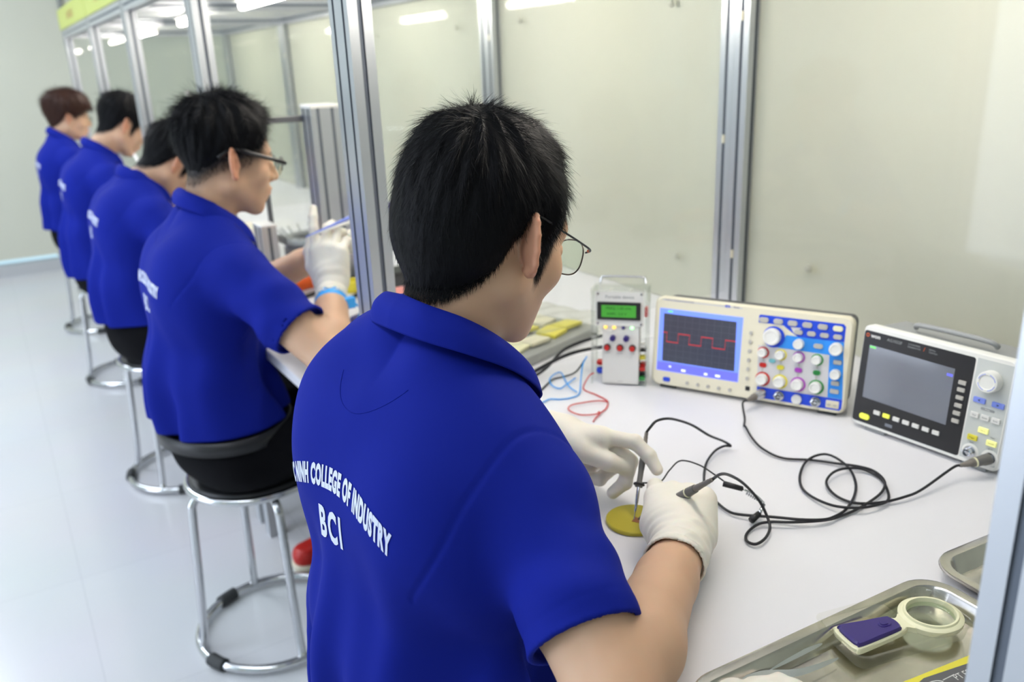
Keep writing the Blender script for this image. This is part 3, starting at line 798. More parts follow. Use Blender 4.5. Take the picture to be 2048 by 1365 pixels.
face_text(bx, 'FREQ: 1.00 kHz', 7.2, 43.5, 148.5, MT['lcdtext'], 'display_text', d=-6.6); face_text(bx, 'AMPL: 5.0 V', 7.2, 40, 137.5, MT['lcdtext'], 'display_text', d=-6.6)
face_text(bx, 'Portable device', 8.5, 45, 169, MT['grey'], off=0.1, d=-3.3)
for (u, v) in ((5, 175), (85, 175), (5, 119), (85, 119)): knob(bx, u, v, 2.6, 2.5, MT['chrome'], 'screw', d0=-3)
for u, m in ((19, 'led_y'), (35, 'led_y'), (52, 'navy'), (68, 'led_g')):
    mb = MB(); mb.ball(F3(u, 111, -1.5), 0.0034, 10); mb.build('indicator_lamp', MT[m], bx, True)
for u in (33, 58): knob(bx, u, 91, 5.4, 10, MT['navy'], 'dial')
for u in (22, 46, 69):
    knob(bx, u, 72, 6.6, 4, MT['black'], 'button_collar'); knob(bx, u, 72, 5.0, 8.5, MT['red'], 'push_button')
for u, s_ in ((22, 'START'), (46, 'MODE'), (69, 'STOP')): face_text(bx, s_, 3.6, u, 61, MT['grey'], d=-0.3)
face_text(bx, '12V DC', 3.4, 47, 6, MT['grey'], d=-0.3)
for (u0, y0) in ((-5, -6), (94, -6), (-5, 52), (94, 52)):
    mb = MB(); mb.cyl(F3(u0, 2, y0), F3(u0, 178, y0), 0.0022, None, 10); mb.build('case_rod', MT['frost'], bx, True)
mb = MB(); mb.box(F3(44.5, 90, 54), (0.103, 0.003, 0.178)); mb.build('clear_back', MT['frost'], bx)
mb = MB(); mb.box(F3(-6, 90, 23), (0.0025, 0.062, 0.178)); mb.build('clear_side', MT['frost'], bx)
mb = MB(); mb.box(F3(95, 90, 23), (0.0025, 0.062, 0.178)); mb.build('clear_side', MT['frost'], bx)
mb = MB(); mb.box(F3(44.5, 181.5, 23), (0.106, 0.064, 0.003)); mb.build('clear_top', MT['frost'], bx)
mb = MB(); mb.tube(spline([(0.002, 0.045, 0.184), (0.004, 0.050, 0.194), (0.012, 0.05, 0.197), (0.078, 0.05, 0.197), (0.086, 0.05, 0.194), (0.088, 0.045, 0.184)], 5), 0.0020, 8); mb.build('wire_handle', MT['chrome'], bx, True)
for u in (25, 62): knob(bx, u, 174, 3, 20, MT['offwhite'], 'top_post', d0=40)
for (v, m, y) in ((35, 'red', 25), (30, 'red', 12), (18, 'black', 20), (12, 'green', 8), (9, 'blue', 24), (50, 'yellow', 18), (62, 'black', 30), (74, 'offwhite', 16)):
    mb = MB(); mb.box(F3(87.5, v, y), (0.011, 0.016, 0.006)); mb.build('wire_terminal', MT[m], bx, bevel=0.0008)
for (v, m, y) in ((37, 'red', 20), (30, 'red', 34), (22, 'blue', 18), (14, 'blue', 32)):
    mb = MB(); mb.box(F3(6.5, v, y), (0.012, 0.016, 0.006)); mb.build('wire_terminal', MT[m], bx, bevel=0.0008)
mb = MB(); mb.box(F3(93, 140, 12), (0.006, 0.016, 0.018)); mb.build('side_switch', MT['red'], bx, bevel=0.001)

# ------------------------------------------------------------------ probes and leads
def lead(name, pts, r, m, label, cat='cable', z=None, n=8, group=None, closed=False):
    P = [(p[0], p[1], p[2] if len(p) > 2 else z) for p in pts]
    mb = MB(); mb.tube(spline(P, n), r, 10)
    o = mb.build(name, m, None, True); tag(o, label, cat, group); return o
A_ = [(0.973, 0.881), (0.968, 0.873), (0.945, 0.837), (0.933, 0.804), (0.936, 0.769), (0.965, 0.74), (0.982, 0.711), (0.997, 0.682), (1.0, 0.658), (0.987, 0.632), (0.961, 0.617), (0.922, 0.611), (0.884, 0.609), (0.847, 0.611), (0.818, 0.62), (0.792, 0.634), (0.776, 0.648), (0.761, 0.656), (0.737, 0.652), (0.722, 0.64), (0.723, 0.626), (0.74, 0.626), (0.762, 0.638)]
def wob(P, z0, amp, f, ph):
    return [(x, y, z0 + amp * (0.5 + 0.5 * math.sin(i * f + ph))) for i, (x, y) in enumerate(P)]
def towards(P, Q, t): return tuple(a + (b - a) * t for a, b in zip(P, Q))
bncA = so.matrix_world @ Vector(F3(206, 15, FD - 12))
outA = (so.matrix_world.to_3x3() @ Vector((-0.35, -1, -0.12))).normalized()
tipA = bncA + outA * 0.037
Pa = [tuple(tipA), tuple(tipA + outA * 0.012 + Vector((0, 0, -0.002)))] + [(1.0, 0.905, 0.7545)] + wob(A_, 0.7535, 0.005, 0.9, 0.5) + [(0.772, 0.652, 0.765), (0.768, 0.664, 0.785), (0.743, 0.668, 0.815), (0.703, 0.655, 0.845), (0.668, 0.637, 0.865), (0.637, 0.620, 0.875)]
lead('probe_cable', Pa, 0.0019, MT['cable'], 'black cable from the cream oscilloscope to the probe in the right glove')
B_ = [(1.057, 0.587), (1.004, 0.586), (0.97, 0.589), (0.937, 0.6), (0.912, 0.618), (0.904, 0.637), (0.906, 0.657), (0.919, 0.676), (0.944, 0.687), (0.969, 0.688), (0.992, 0.678), (0.999, 0.662), (0.993, 0.639), (0.968, 0.612), (0.944, 0.597), (0.921, 0.596), (0.897, 0.602), (0.879, 0.618), (0.873, 0.638), (0.876, 0.668), (0.888, 0.693), (0.912, 0.716), (0.945, 0.735), (0.971, 0.739), (0.989, 0.731), (0.99, 0.709), (0.978, 0.68), (0.952, 0.652), (0.919, 0.631), (0.882, 0.616), (0.854, 0.611), (0.833, 0.612), (0.809, 0.628), (0.785, 0.656), (0.759, 0.687), (0.756, 0.707), (0.764, 0.738), (0.777, 0.768), (0.795, 0.79), (0.826, 0.817), (0.862, 0.837), (0.889, 0.844)]
bncB = sg.matrix_world @ Vector(F3(222, 19, GD - 12))
outB = (sg.matrix_world.to_3x3() @ Vector((-0.45, -1, -0.20))).normalized()
tipB = bncB + outB * 0.039
probeL_top = Vector((0.697, 0.804, 0.850))
Pb = [tuple(tipB), tuple(tipB + outB * 0.012 + Vector((0, 0, -0.001)))] + wob(B_[1:], 0.7535, 0.006, 0.8, 2.0) + [(0.900, 0.840, 0.757), (0.883, 0.840, 0.770), (0.842, 0.830, 0.795), (0.801, 0.824, 0.825), (0.757, 0.811, 0.850), (0.730, 0.802, 0.862), (0.708, 0.797, 0.866), (0.698, 0.797, 0.860), tuple(probeL_top)]
lead('probe_cable', Pb, 0.0019, MT['cable'], 'black coiled cable from the signal generator to the probe in the left glove')
def connector(root_p, out, label, ring):
    t = empty('bnc_plug', tuple(root_p), label, 'connector')
    F_ = frame((0, 0, 0), out)
    m_ = MB(); m_.lathe([(0.0001, 0.0), (0.0080, 0.0), (0.0082, 0.009), (0.0072, 0.011), (0.0072, 0.020), (0.0062, 0.023), (0.0001, 0.023)], 20, F_, False); m_.build('metal_shell', MT['chrome'] if not ring else MT['probegrey'], t, auto=True)
    m_ = MB(); m_.lathe([(0.0062, 0.022), (0.0060, 0.026), (0.0022, 0.052), (0.0001, 0.052)] if False else [(0.0001, 0.022), (0.0064, 0.022), (0.0060, 0.028)] + [((0.0058 - 0.0034 * k / 8) * (1 if k % 2 else 0.90), 0.028 + 0.018 * k / 8) for k in range(9)] + [(0.0001, 0.0465)], 18, F_, False); m_.build('strain_relief', MT['taupe'], t, auto=True)
    if ring:
        m_ = MB(); m_.lathe([(0.0064, 0.021), (0.0070, 0.021), (0.0070, 0.0235), (0.0064, 0.0235)], 20, F_, False); m_.build('marker_ring', MT['ivory'], t)
    return t
connector(bncA + outA * -0.008, outA, 'taupe probe plug on the first socket of the cream oscilloscope', False)
connector(bncB + outB * -0.006, outB, 'grey probe plug with a pale ring on the signal generator', True)
def scope_probe(tip, top, label, kind):
    tip, top = Vector(tip), Vector(top); d = top - tip; L = d.length
    t = empty('test_probe', tuple(tip), label, 'probe'); F_ = frame((0, 0, 0), d)
    if kind == 'metal':
        m_ = MB(); m_.lathe([(0.0001, 0), (0.0006, 0.001), (0.0007, 0.010), (0.0016, 0.012), (0.0019, 0.016), (0.0019, 0.022), (0.0024, 0.023), (0.0024, 0.046), (0.0001, 0.046)], 16, F_, False); m_.build('tip', MT['chrome'], t, auto=True)
        m_ = MB(); m_.lathe([(0.0001, 0.044), (0.0050, 0.044), (0.0054, 0.047), (0.0048, 0.050), (0.0036, 0.052), (0.0038, 0.066), (0.0042, 0.070), (0.0045, L - 0.042), (0.0036, L - 0.034), (0.0001, L - 0.034)], 18, F_, False); m_.build('handle', MT['probegrey'], t, auto=True)
        m_ = MB(); m_.tube([tuple(F_ @ Vector((0.0062 * math.cos(a), 0.0062 * math.sin(a), 0.0478))) for a in [2 * PI * k / 20 for k in range(20)]], 0.0016, 8, True); m_.build('ground_ring', MT['black'], t, True)
    else:
        m_ = MB(); m_.lathe([(0.0001, 0), (0.0006, 0.001), (0.0009, 0.006), (0.0001, 0.006)], 14, F_, False); m_.build('tip', MT['chrome'], t, auto=True)
        m_ = MB(); m_.lathe([(0.0001, 0.005), (0.0017, 0.005), (0.0030, 0.014), (0.0036, 0.028), (0.0040, 0.032), (0.0062, 0.034), (0.0062, 0.044), (0.0048, 0.047), (0.0048, 0.086), (0.0058, 0.092), (0.0058, L - 0.052), (0.0050, L - 0.036), (0.0001, L - 0.036)], 18, F_, False); hd_ = m_.build('handle', MT['probegrey'], t, auto=True)
        m_ = MB(); m_.lathe([(0.0052, L - 0.054), (0.0061, L - 0.054), (0.0061, L - 0.0515), (0.0052, L - 0.0515)], 18, F_, False); m_.build('marker_ring', MT['ivory'], hd_)
    m_ = MB(); K = 14
    m_.lathe([(0.0001, L - 0.037)] + [((0.0044 - 0.0018 * k / K) * (1 if k % 2 else 0.86), L - 0.037 + 0.037 * k / K) for k in range(K + 1)] + [(0.0001, L + 0.0002)], 16, F_, False); m_.build('strain_relief', MT['taupe'], t, auto=True)
    return t
scope_probe((0.6365, 0.757, 0.7568), tuple(probeL_top), 'thin grey probe with a steel tip held upright in the left glove', 'metal')
scope_probe((0.6400, 0.7545, 0.7568), (0.637, 0.620, 0.875), 'fat grey probe held like a pen in the right glove', 'plastic')
# ground lead and crocodile clip beside the right hand
lead('ground_lead', [(0.655, 0.778, 0.797), (0.668, 0.772, 0.795), (0.684, 0.760, 0.797), (0.705, 0.765, 0.806), (0.728, 0.768, 0.812), (0.747, 0.752, 0.806), (0.752, 0.728, 0.80), (0.757, 0.716, 0.794)], 0.0011, MT['cable'], 'thin black ground lead running from the upright probe to a clip', z=0.8)
cc = empty('crocodile_clip', (0.757, 0.7165, 0.790), 'black-sleeved metal crocodile clip lying beside the right glove', 'clip')
def seg(a, b, r0, r1, nm, m_t):
    m_ = MB(); m_.cyl(a, b, r0, r1, 14); return m_.build(nm, MT[m_t], cc, True)
seg((0, 0, 0), (0.018, -0.018, -0.006), 0.0042, 0.0036, 'sleeve', 'black')
m_ = MB(); m_.tube(spline([(0.018, -0.018, -0.006), (0.030, -0.030, -0.014), (0.034, -0.042, -0.022)], 4), 0.0016, 8); m_.build('jaw', MT['chrome'], cc, True)
m_ = MB()
for k in range(9):
    p = Vector((0.020 + 0.0016 * k, -0.024 - 0.0022 * k, -0.011 - 0.0013 * k)); m_.box(tuple(p), (0.0032, 0.0010, 0.0032))
m_.build('jaw_teeth', MT['chrome'], cc)
m_ = MB(); m_.cyl((0.034, -0.042, -0.024), (0.018, -0.048, -0.030), 0.0022, 0.0028, 12); m_.build('spring', MT['chrome'], cc, True)
seg((0.018, -0.048, -0.030), (0.002, -0.050, -0.033), 0.0042, 0.0046, 'sleeve', 'black')
# yellow disc
dk = empty('test_disc', (0.640, 0.7615, 0.7503), 'round yellow-green metal disc under the two probe tips', 'disc')
m_ = MB(); m_.lathe([(0.0001, 0), (0.0365, 0), (0.0372, 0.001), (0.0372, 0.0045), (0.0362, 0.0056), (0.0001, 0.0056)], 64, None, False); m_.build('plate', MT['brass'], dk, auto=True)
m_ = MB(); m_.box((-0.003, -0.006, 0.0059), (0.012, 0.011, 0.0005), Matrix.Rotation(0.5, 4, 'Z')); m_.build('copper_pad', MT['copper'], dk)
# thin leads near the tester
lead('test_lead', [(0.898, 1.188, 0.775), (0.888, 1.19, 0.770), (0.869, 1.182), (0.869, 1.145), (0.869, 1.117), (0.863, 1.101), (0.844, 1.082), (0.823, 1.072), (0.805, 1.061), (0.792, 1.051)], 0.0012, MT['red'], 'thin red lead from the tester with its bare end on the worktop', z=0.752)
lead('test_lead', [(0.862, 1.100), (0.856, 1.110), (0.846, 1.117), (0.826, 1.123), (0.803, 1.127), (0.788, 1.118), (0.784, 1.101), (0.79, 1.081), (0.811, 1.069), (0.823, 1.0745), (0.815, 1.064)], 0.0012, MT['red'], 'thin red lead curled in a loop in front of the tester', z=0.7545)
lead('test_lead', [(0.902, 1.215, 0.80), (0.892, 1.215, 0.785), (0.880, 1.205, 0.762), (0.849, 1.168), (0.8265, 1.16), (0.805, 1.166), (0.79, 1.178), (0.768, 1.173), (0.74, 1.176)], 0.0013, MT['brightblue'], 'thin blue lead running left from the tester along the worktop', z=0.752)
lead('test_lead', [(0.845, 1.171), (0.849, 1.198), (0.863, 1.233), (0.877, 1.262), (0.879, 1.275), (0.861, 1.27), (0.839, 1.251), (0.827, 1.222), (0.831, 1.204), (0.855, 1.215), (0.886, 1.231)], 0.0013, MT['brightblue'], 'thin blue lead tangled in loops left of the tester', z=0.7548)
lead('test_lead', [(0.905, 1.225, 0.79), (0.89, 1.235, 0.765), (0.879, 1.256), (0.852, 1.257), (0.824, 1.24), (0.783, 1.211), (0.762, 1.199), (0.752, 1.214), (0.746, 1.235)], 0.0017, MT['cable'], 'black lead with a sharp bend left of the tester', z=0.752)
lead('mains_cable', [(0.985, 1.235, 0.80), (0.98, 1.262, 0.790), (0.941, 1.285, 0.784), (0.898, 1.284, 0.782), (0.852, 1.275, 0.778), (0.802, 1.262, 0.772), (0.767, 1.250, 0.764), (0.750, 1.248, 0.760)], 0.0036, MT['cable'], 'thick black cable with a plug, lower of the two beside the tester')
lead('mains_cable', [(1.01, 1.235, 0.81), (1.02, 1.262, 0.806), (1.005, 1.282, 0.805), (0.975, 1.287, 0.803), (0.94, 1.29, 0.80), (0.90, 1.293, 0.79), (0.86, 1.29, 0.765), (0.83, 1.287, 0.755)], 0.0030, MT['cable'], 'black cable arching behind the tester, upper of the two')

# ------------------------------------------------------------------ trays and what lies in them
def tray(corner, ang, w, l, label):
    t = empty('steel_tray', (corner[0], corner[1], 0.7502), label, 'tray', 'stainless steel trays on the bench', Matrix.Rotation(ang, 3, 'Z'))
    Hh = 0.022; prof = [(0.000, Hh - 0.0035), (0.0015, Hh - 0.0005), (0.004, Hh), (0.012, Hh - 0.0005), (0.0145, Hh - 0.003), (0.0195, 0.0055), (0.0225, 0.0020), (0.030, 0.0012)]
    m_ = MB(); rings = []
    for (ins, z) in prof:
        r = max(0.040 - ins, 0.012)
        rings.append([(x, y, z) for x, y in rrect(w - 2 * ins, l - 2 * ins, r, 8, w / 2, -l / 2)])
    n = len(rings[0]); vs = [p for r in rings for p in r]; fs = []
    for k in range(len(rings) - 1):
        for i in range(n):
            j = (i + 1) % n; fs.append((k * n + i, k * n + j, (k + 1) * n + j, (k + 1) * n + i))
    fs.append(tuple((len(rings) - 1) * n + i for i in range(n)))
    m_.add(vs, fs); o = m_.build('pan', MT['steel'], t, auto=True)
    sd = o.modifiers.new('thick', 'SOLIDIFY'); sd.thickness = 0.0009; sd.offset = -1
    return t
tray((0.455, 0.482), math.radians(-3.6), 0.362, 0.192, 'stainless steel tray holding the magnifier and tweezers, nearer of two')
tray((0.833, 0.474), math.radians(-5.5), 0.36, 0.255, 'stainless steel tray in the right corner, farther of two, mostly behind the post')
# magnifier in its blister
mg = empty('magnifying_glass', (0.7514, 0.4116, 0.7635), 'pale yellow magnifying glass with a purple handle in clear packaging', 'magnifier', rot=Matrix.Rotation(math.atan2(0.429 - 0.4116, 0.6793 - 0.7514), 3, 'Z') @ Matrix.Diagonal((1.09, 1.0, 1.0)))
# local x runs from the lens down the handle
m_ = MB(); R0, R1 = 0.0228, 0.0305
def ringprof(r): return r
m_.lathe([(R0, 0.0), (R1 - 0.001, 0.0), (R1, 0.002), (R1, 0.006), (R1 - 0.002, 0.0075), (R0 + 0.0032, 0.0078), (R0 + 0.0025, 0.0100), (R0 + 0.0005, 0.0100), (R0, 0.0085), (R0, 0.0)], 56, None, False)
m_.build('lens_ring', MT['ivory'], mg, auto=True)
m_ = MB(); hp = [(0.0265, 0.0125), (0.034, 0.0085), (0.045, 0.0125), (0.094, 0.0195), (0.099, 0.0165), (0.101, 0.010)]
pts = hp + [(0.101, -0.010), (0.099, -0.0165), (0.094, -0.0195), (0.045, -0.0125), (0.034, -0.0085), (0.0265, -0.0125)]
m_.prism([(p.x, p.y) for p in spline([(a, b, 0) for a, b in pts[::-1]], 4, True)], 0.0005, 0.0065, None, 0.0015); m_.build('handle_base', MT['ivory'], mg, auto=True)
m_ = MB(); q = [(0.042, -0.0075), (0.040, 0), (0.042, 0.0075), (0.048, 0.0110), (0.092, 0.0165), (0.0965, 0.0135), (0.098, 0.008), (0.098, -0.008), (0.0965, -0.0135), (0.092, -0.0165), (0.048, -0.0110)]
m_.prism([(p.x, p.y) for p in spline([(a, b, 0) for a, b in q], 4, True)], 0.0062, 0.0105, None, 0.0018); m_.build('handle_grip', MT['navy'], mg, auto=True)
m_ = MB(); m_.prism(rrect(0.013, 0.0085, 0.004, 5, 0.055, 0), 0.0104, 0.0116, None, 0.0005); m_.prism(rrect(0.008, 0.0055, 0.0026, 5, 0.0555, 0), 0.0116, 0.0126, None, 0.0004); m_.build('switch', MT['navy'], mg, auto=True)
m_ = MB(); m_.ball((0, 0, 0.005), R0, 12, (1, 1, 0.16)); m_.build('lens', MT['lens'], mg, True)
bl = empty('blister_pack', (0.7065, 0.4220, 0.7535), 'clear plastic blister tray around the magnifying glass', 'packaging', rot=Matrix.Rotation(math.atan2(0.429 - 0.4116, 0.6793 - 0.7514), 3, 'Z'))
m_ = MB(); rings = []
for (ins, z, r) in ((0.0, 0.022, 0.012), (0.003, 0.0215, 0.011), (0.005, 0.019, 0.010), (0.008, 0.002, 0.009), (0.012, 0.0004, 0.008)):
    rings.append([(x, y, z) for x, y in rrect(0.150 - 2 * ins, 0.076 - 2 * ins, r, 5)])
n = len(rings[0]); fs = [(k * n + i, k * n + (i + 1) % n, (k + 1) * n + (i + 1) % n, (k + 1) * n + i) for k in range(4) for i in range(n)] + [tuple(4 * n + i for i in range(n))]
m_.add([p for r in rings for p in r], fs); m_.build('shell', MT['blister'], bl, auto=True)
# tweezers
tz = empty('tweezers', (0.5250, 0.4560, 0.7545), 'steel tweezers lying open in the nearer tray', 'tweezers')
for (tip, bend) in (((0.106, -0.004, 0.006), 0.003), ((0.103, -0.026, 0.004), -0.004)):
    P = spline([(-0.02, 0.004, 0.004), (0.02, 0.002 + bend, 0.006), (0.055, (tip[1]) * 0.6 + bend, 0.006), tip], 8); m_ = MB(); W = len(P)
    vs = []
    for i, p in enumerate(P):
        t = i / (W - 1); h = 0.0055 * (1 - t) ** 0.6 + 0.0006; hy = h * 0.75; h = h * 0.6
        vs += [(p.x, p.y - hy, p.z - h), (p.x, p.y + hy - 0.0005, p.z + h + 0.0005), (p.x, p.y + hy, p.z + h), (p.x, p.y - hy + 0.0005, p.z - h - 0.0005)]
    fs = [(4 * i + a, 4 * i + (a + 1) % 4, 4 * i + 4 + (a + 1) % 4, 4 * i + 4 + a) for i in range(W - 1) for a in range(4)] + [(3, 2, 1, 0), (4 * W - 4, 4 * W - 3, 4 * W - 2, 4 * W - 1)]
    m_.add(vs, fs); m_.build('arm', MT['tweezer'], tz)
# crumpled glove in the tray
def crump(P):
    d = s_ell(P, (0, 0, 0.010), (0.036, 0.020, 0.011))
    d = smin(d, s_cone(P, (0.02, 0.006, 0.010), (0.040, -0.002, 0.008), 0.009, 0.006), 0.008)
    d = smin(d, s_cone(P, (-0.02, 0.010, 0.012), (-0.034, 0.016, 0.012), 0.008, 0.005), 0.008)
    return d - 0.0010 * np.sin(P[:, 0] * 230 + 90 * P[:, 1]) - 0.0008 * np.sin(P[:, 1] * 300 - P[:, 0] * 120)
Vc, Fc_ = sdf_surface(crump, (-0.05, -0.035, -0.006), (0.055, 0.035, 0.035), 0.0022)
Vc[:, 2] = np.maximum(Vc[:, 2], 0.0)
cg = mesh_np('disposable_glove', Vc, Fc_, MT['latex']); cg.location = (0.525, 0.436, 0.7525); cg.rotation_euler = (0, 0, -0.35)
tag(cg, 'crumpled white disposable glove in the near corner of the tray', 'glove')
# yellow and grey tweezer packet
pk = empty('tweezer_packet', (0.702, 0.350, 0.7535), 'yellow-edged grey packet lettered PT ESD-15 in the nearer tray', 'packet', rot=Matrix.Rotation(math.radians(-9), 3, 'Z'))
m_ = MB(); m_.prism(rrect(0.120, 0.036, 0.003, 4), 0, 0.0016); m_.build('card', MT['yellow'], pk)
m_ = MB(); m_.prism([(-0.054, -0.009), (0.056, -0.011), (0.056, 0.008), (-0.030, 0.013), (-0.046, 0.009)], 0.0016, 0.0022); m_.build('print_panel', MT['darkgrey'], pk)
m_ = MB(); add_text(m_, 'PT ESD-15', 0.0105, Matrix.Translation((0.016, 0.000, 0.0024)), 0.85); m_.build('lettering', MT['offwhite'], pk)
m_ = MB(); m_.tube([(-0.030 + 0.012 * math.cos(a), 0.001 + 0.005 * math.sin(a), 0.0023) for a in [2 * PI * k / 20 for k in range(20)]], 0.0006, 6, True); m_.tube([(-0.016, 0.003, 0.0023), (0.0, 0.004, 0.0023)], 0.0005, 6); m_.build('hand_symbol', MT['offwhite'], pk)
# ------------------------------------------------------------------ things on the farther stations
def simple(name, mb, m, label, cat, smooth=False, bevel=0.0, group=None, auto=False):
    o = mb.build(name, m, None, smooth, bevel, auto=auto); tag(o, label, cat, group); return o
# clear bag of yellow boards left of the tester, on the neighbour's side of the divider
bg_ = empty('parts_bag', (0.93, 1.46, 0.7502), 'grey tray of yellow circuit boards in a clear bag left of the tester', 'parts bag', rot=Matrix.Rotation(math.radians(18), 3, 'Z'))
m_ = MB(); m_.prism(rrect(0.30, 0.17, 0.02, 5), 0, 0.020, None, 0.004); m_.build('tray_base', MT['grey'], bg_, auto=True)
for i, (x, y, a, m) in enumerate(((-0.09, -0.03, 0.2, 'ivory'), (-0.03, -0.035, -0.1, 'cream'), (0.04, -0.03, 0.15, 'yellow'), (0.10, -0.025, -0.1, 'yellow'), (-0.06, 0.035, 0.1, 'ivory'), (0.02, 0.035, -0.2, 'yellow'), (0.09, 0.04, 0.1, 'cream'))):
    m_ = MB(); m_.box((0, 0, 0), (0.055, 0.048, 0.008), Matrix.Translation((x, y, 0.026)) @ Matrix.Rotation(a, 4, 'Z') @ Matrix.Rotation(0.08 * (-1) ** i, 4, 'X')); m_.build('circuit_board', MT[m], bg_, bevel=0.001)
def bagf(P):
    d = s_box(P, (0, 0, 0.027), (0.158, 0.092, 0.024), None, 0.015)
    return d - 0.003 * np.sin(P[:, 0] * 60 + 25 * P[:, 1]) * np.sin(P[:, 1] * 75)
Vb, Fb = sdf_surface(bagf, (-0.19, -0.12, -0.01), (0.19, 0.12, 0.07), 0.006)
Vb[:, 2] = np.maximum(Vb[:, 2], 0.0005)
mesh_np('clear_bag', Vb, Fb, MT['blister'], bg_)
m_ = MB(); m_.prism([(-0.02, -0.012), (0.02, -0.012), (0.012, 0.012), (-0.016, 0.012)], 0, 0.045)
o = simple('rubber_block', m_, MT['darkgrey'], 'dark tapered block behind the nearest student\'s chin', 'block', bevel=0.002); o.location = (0.945, 1.72, 0.75)
# quiffed student's station
it = empty('soldering_tool', (0.665, 2.225, 0.7505), 'orange tool with a yellow top light on the quiffed student\'s bench', 'tool', rot=Matrix.Rotation(math.radians(16), 3, 'Z'))
def orf(P):
    d = s_cone(P, (-0.07, 0, 0.030), (0.055, 0, 0.028), 0.024, 0.020)
    d = smin(d, s_cone(P, (0.04, 0, 0.03), (0.075, 0.0, 0.018), 0.016, 0.012), 0.01)
    return smax(d, 0.001 - P[:, 2], 0.003)
Vo, Fo = sdf_surface(orf, (-0.12, -0.05, -0.01), (0.11, 0.05, 0.07), 0.005); mesh_np('housing', Vo, Fo, MT['orange'], it)
m_ = MB(); m_.ball((0.02, 0, 0.048), 0.016, 10, (2.0, 0.8, 0.5)); m_.build('top_cover', MT['yellow'], it, True)
m_ = MB(); m_.ball((-0.016, -0.004, 0.054), 0.0045, 8); m_.build('pilot_lamp', mat('red_pilot_lamp', (1, 0.2, 0.2), 0.3, emis=(1, 0.15, 0.12), estr=4), it, True)
lead('tool_cable', [(0.60, 2.19, 0.757), (0.655, 2.165, 0.757), (0.72, 2.20, 0.757), (0.75, 2.24, 0.760), (0.80, 2.26, 0.758), (0.90, 2.24, 0.756)], 0.005, MT['cable'], 'thick black cable curling around the orange tool')
lead('tool_cable', [(0.50, 1.70, 0.757), (0.56, 1.83, 0.757), (0.62, 1.93, 0.757), (0.70, 2.03, 0.757), (0.80, 2.10, 0.757)], 0.005, MT['cable'], 'thick black cable crossing the bench under the raised arm')
o = extrusion('aluminium_column', 0.49, 0.08, 0.08); o.location = (0.80, 2.275, 0.7505); tag(o, 'tall slotted aluminium column with a white cap beside the raised glove', 'column')
m_ = MB(); m_.box((0, 0, 0.495), (0.082, 0.082, 0.010)); m_.build('end_cap', MT['white'], o, bevel=0.002)
o = extrusion('aluminium_column', 0.20, 0.04, 0.08); o.location = (0.600, 2.235, 0.7505); tag(o, 'short slotted aluminium column beyond the quiffed student\'s collar', 'column')
m_ = MB(); m_.box((0, 0, 0.203), (0.041, 0.081, 0.006)); m_.build('end_cap', MT['offwhite'], o, bevel=0.001)
fr = empty('framed_screen', (0.715, 2.31, 0.7505), 'dark-framed clear screen standing behind the quiffed student\'s face', 'screen')
for (c, d) in (((-0.075, 0, 0.235), (0.012, 0.012, 0.47)), ((0.075, 0, 0.235), (0.012, 0.012, 0.47)), ((0, 0, 0.463), (0.162, 0.014, 0.016)), ((0, 0, 0.006), (0.162, 0.05, 0.012))):
    m_ = MB(); m_.box(c, d); m_.build('frame_bar', MT['darkgrey'], fr, bevel=0.002)
m_ = MB(); m_.box((0, 0, 0.235), (0.138, 0.003, 0.44)); m_.build('clear_pane', MT['frost'], fr)
mc = empty('fume_extractor', (0.86, 2.62, 0.7505), 'low dark grey machine with a bristled ring on the third bench', 'machine')
m_ = MB(); m_.lathe([(0.0001, 0), (0.095, 0), (0.10, 0.01), (0.10, 0.05), (0.085, 0.065), (0.045, 0.068), (0.040, 0.055), (0.0001, 0.055)], 32, None, False); m_.build('body', MT['darkgrey'], mc, auto=True)
m_ = MB(); m_.tube([(0.088 * math.cos(a), 0.088 * math.sin(a), 0.074) for a in [2 * PI * k / 40 for k in range(40)]], 0.012, 10, True); m_.build('ring', MT['grey'], mc, True)
for k in range(18):
    a = 2 * PI * k / 18; m_ = MB(); m_.cyl((0.092 * math.cos(a), 0.092 * math.sin(a), 0.08), (0.112 * math.cos(a), 0.112 * math.sin(a), 0.105), 0.003, 0.002, 6); m_.build('bristle', MT['grey'], mc)
m_ = MB(); m_.tube(spline([(-0.09, 0, 0.07), (-0.14, -0.02, 0.095), (-0.2, -0.04, 0.08), (-0.24, -0.05, 0.03), (-0.24, -0.05, 0.002)], 5), 0.012, 10); m_.build('arm', MT['darkgrey'], mc, True)
vs_ = empty('bench_vise', (0.90, 2.16, 0.7505), 'black bench tool behind the raised glove at the aluminium post', 'tool')
m_ = MB(); m_.box((0, 0, 0.02), (0.14, 0.09, 0.04)); m_.build('base', MT['black'], vs_, bevel=0.006)
m_ = MB(); m_.cyl((0.0, 0, 0.04), (0.02, -0.01, 0.20), 0.018, 0.014, 16); m_.build('column', MT['black'], vs_, True)
m_ = MB(); m_.box((0.02, -0.02, 0.21), (0.10, 0.05, 0.045)); m_.build('head', MT['navy'], vs_, bevel=0.008)
m_ = MB(); m_.prism(rrect(0.10, 0.07, 0.008, 4), 0, 0.018, None, 0.002); o = simple('pink_case', m_, mat('pink_plastic', (0.75, 0.28, 0.25), 0.5), 'small pink case beside the aluminium post on the second bench', 'case', auto=True); o.location = (0.86, 2.02, 0.7505)
m_ = MB(); m_.prism(rrect(0.20, 0.13, 0.01, 4), 0, 0.026, None, 0.003); o = simple('meter_case', m_, MT['navy'], 'flat dark blue case on the second bench near the post', 'case', auto=True); o.location = (0.78, 1.83, 0.7505); o.rotation_euler = (0, 0, 0.5)
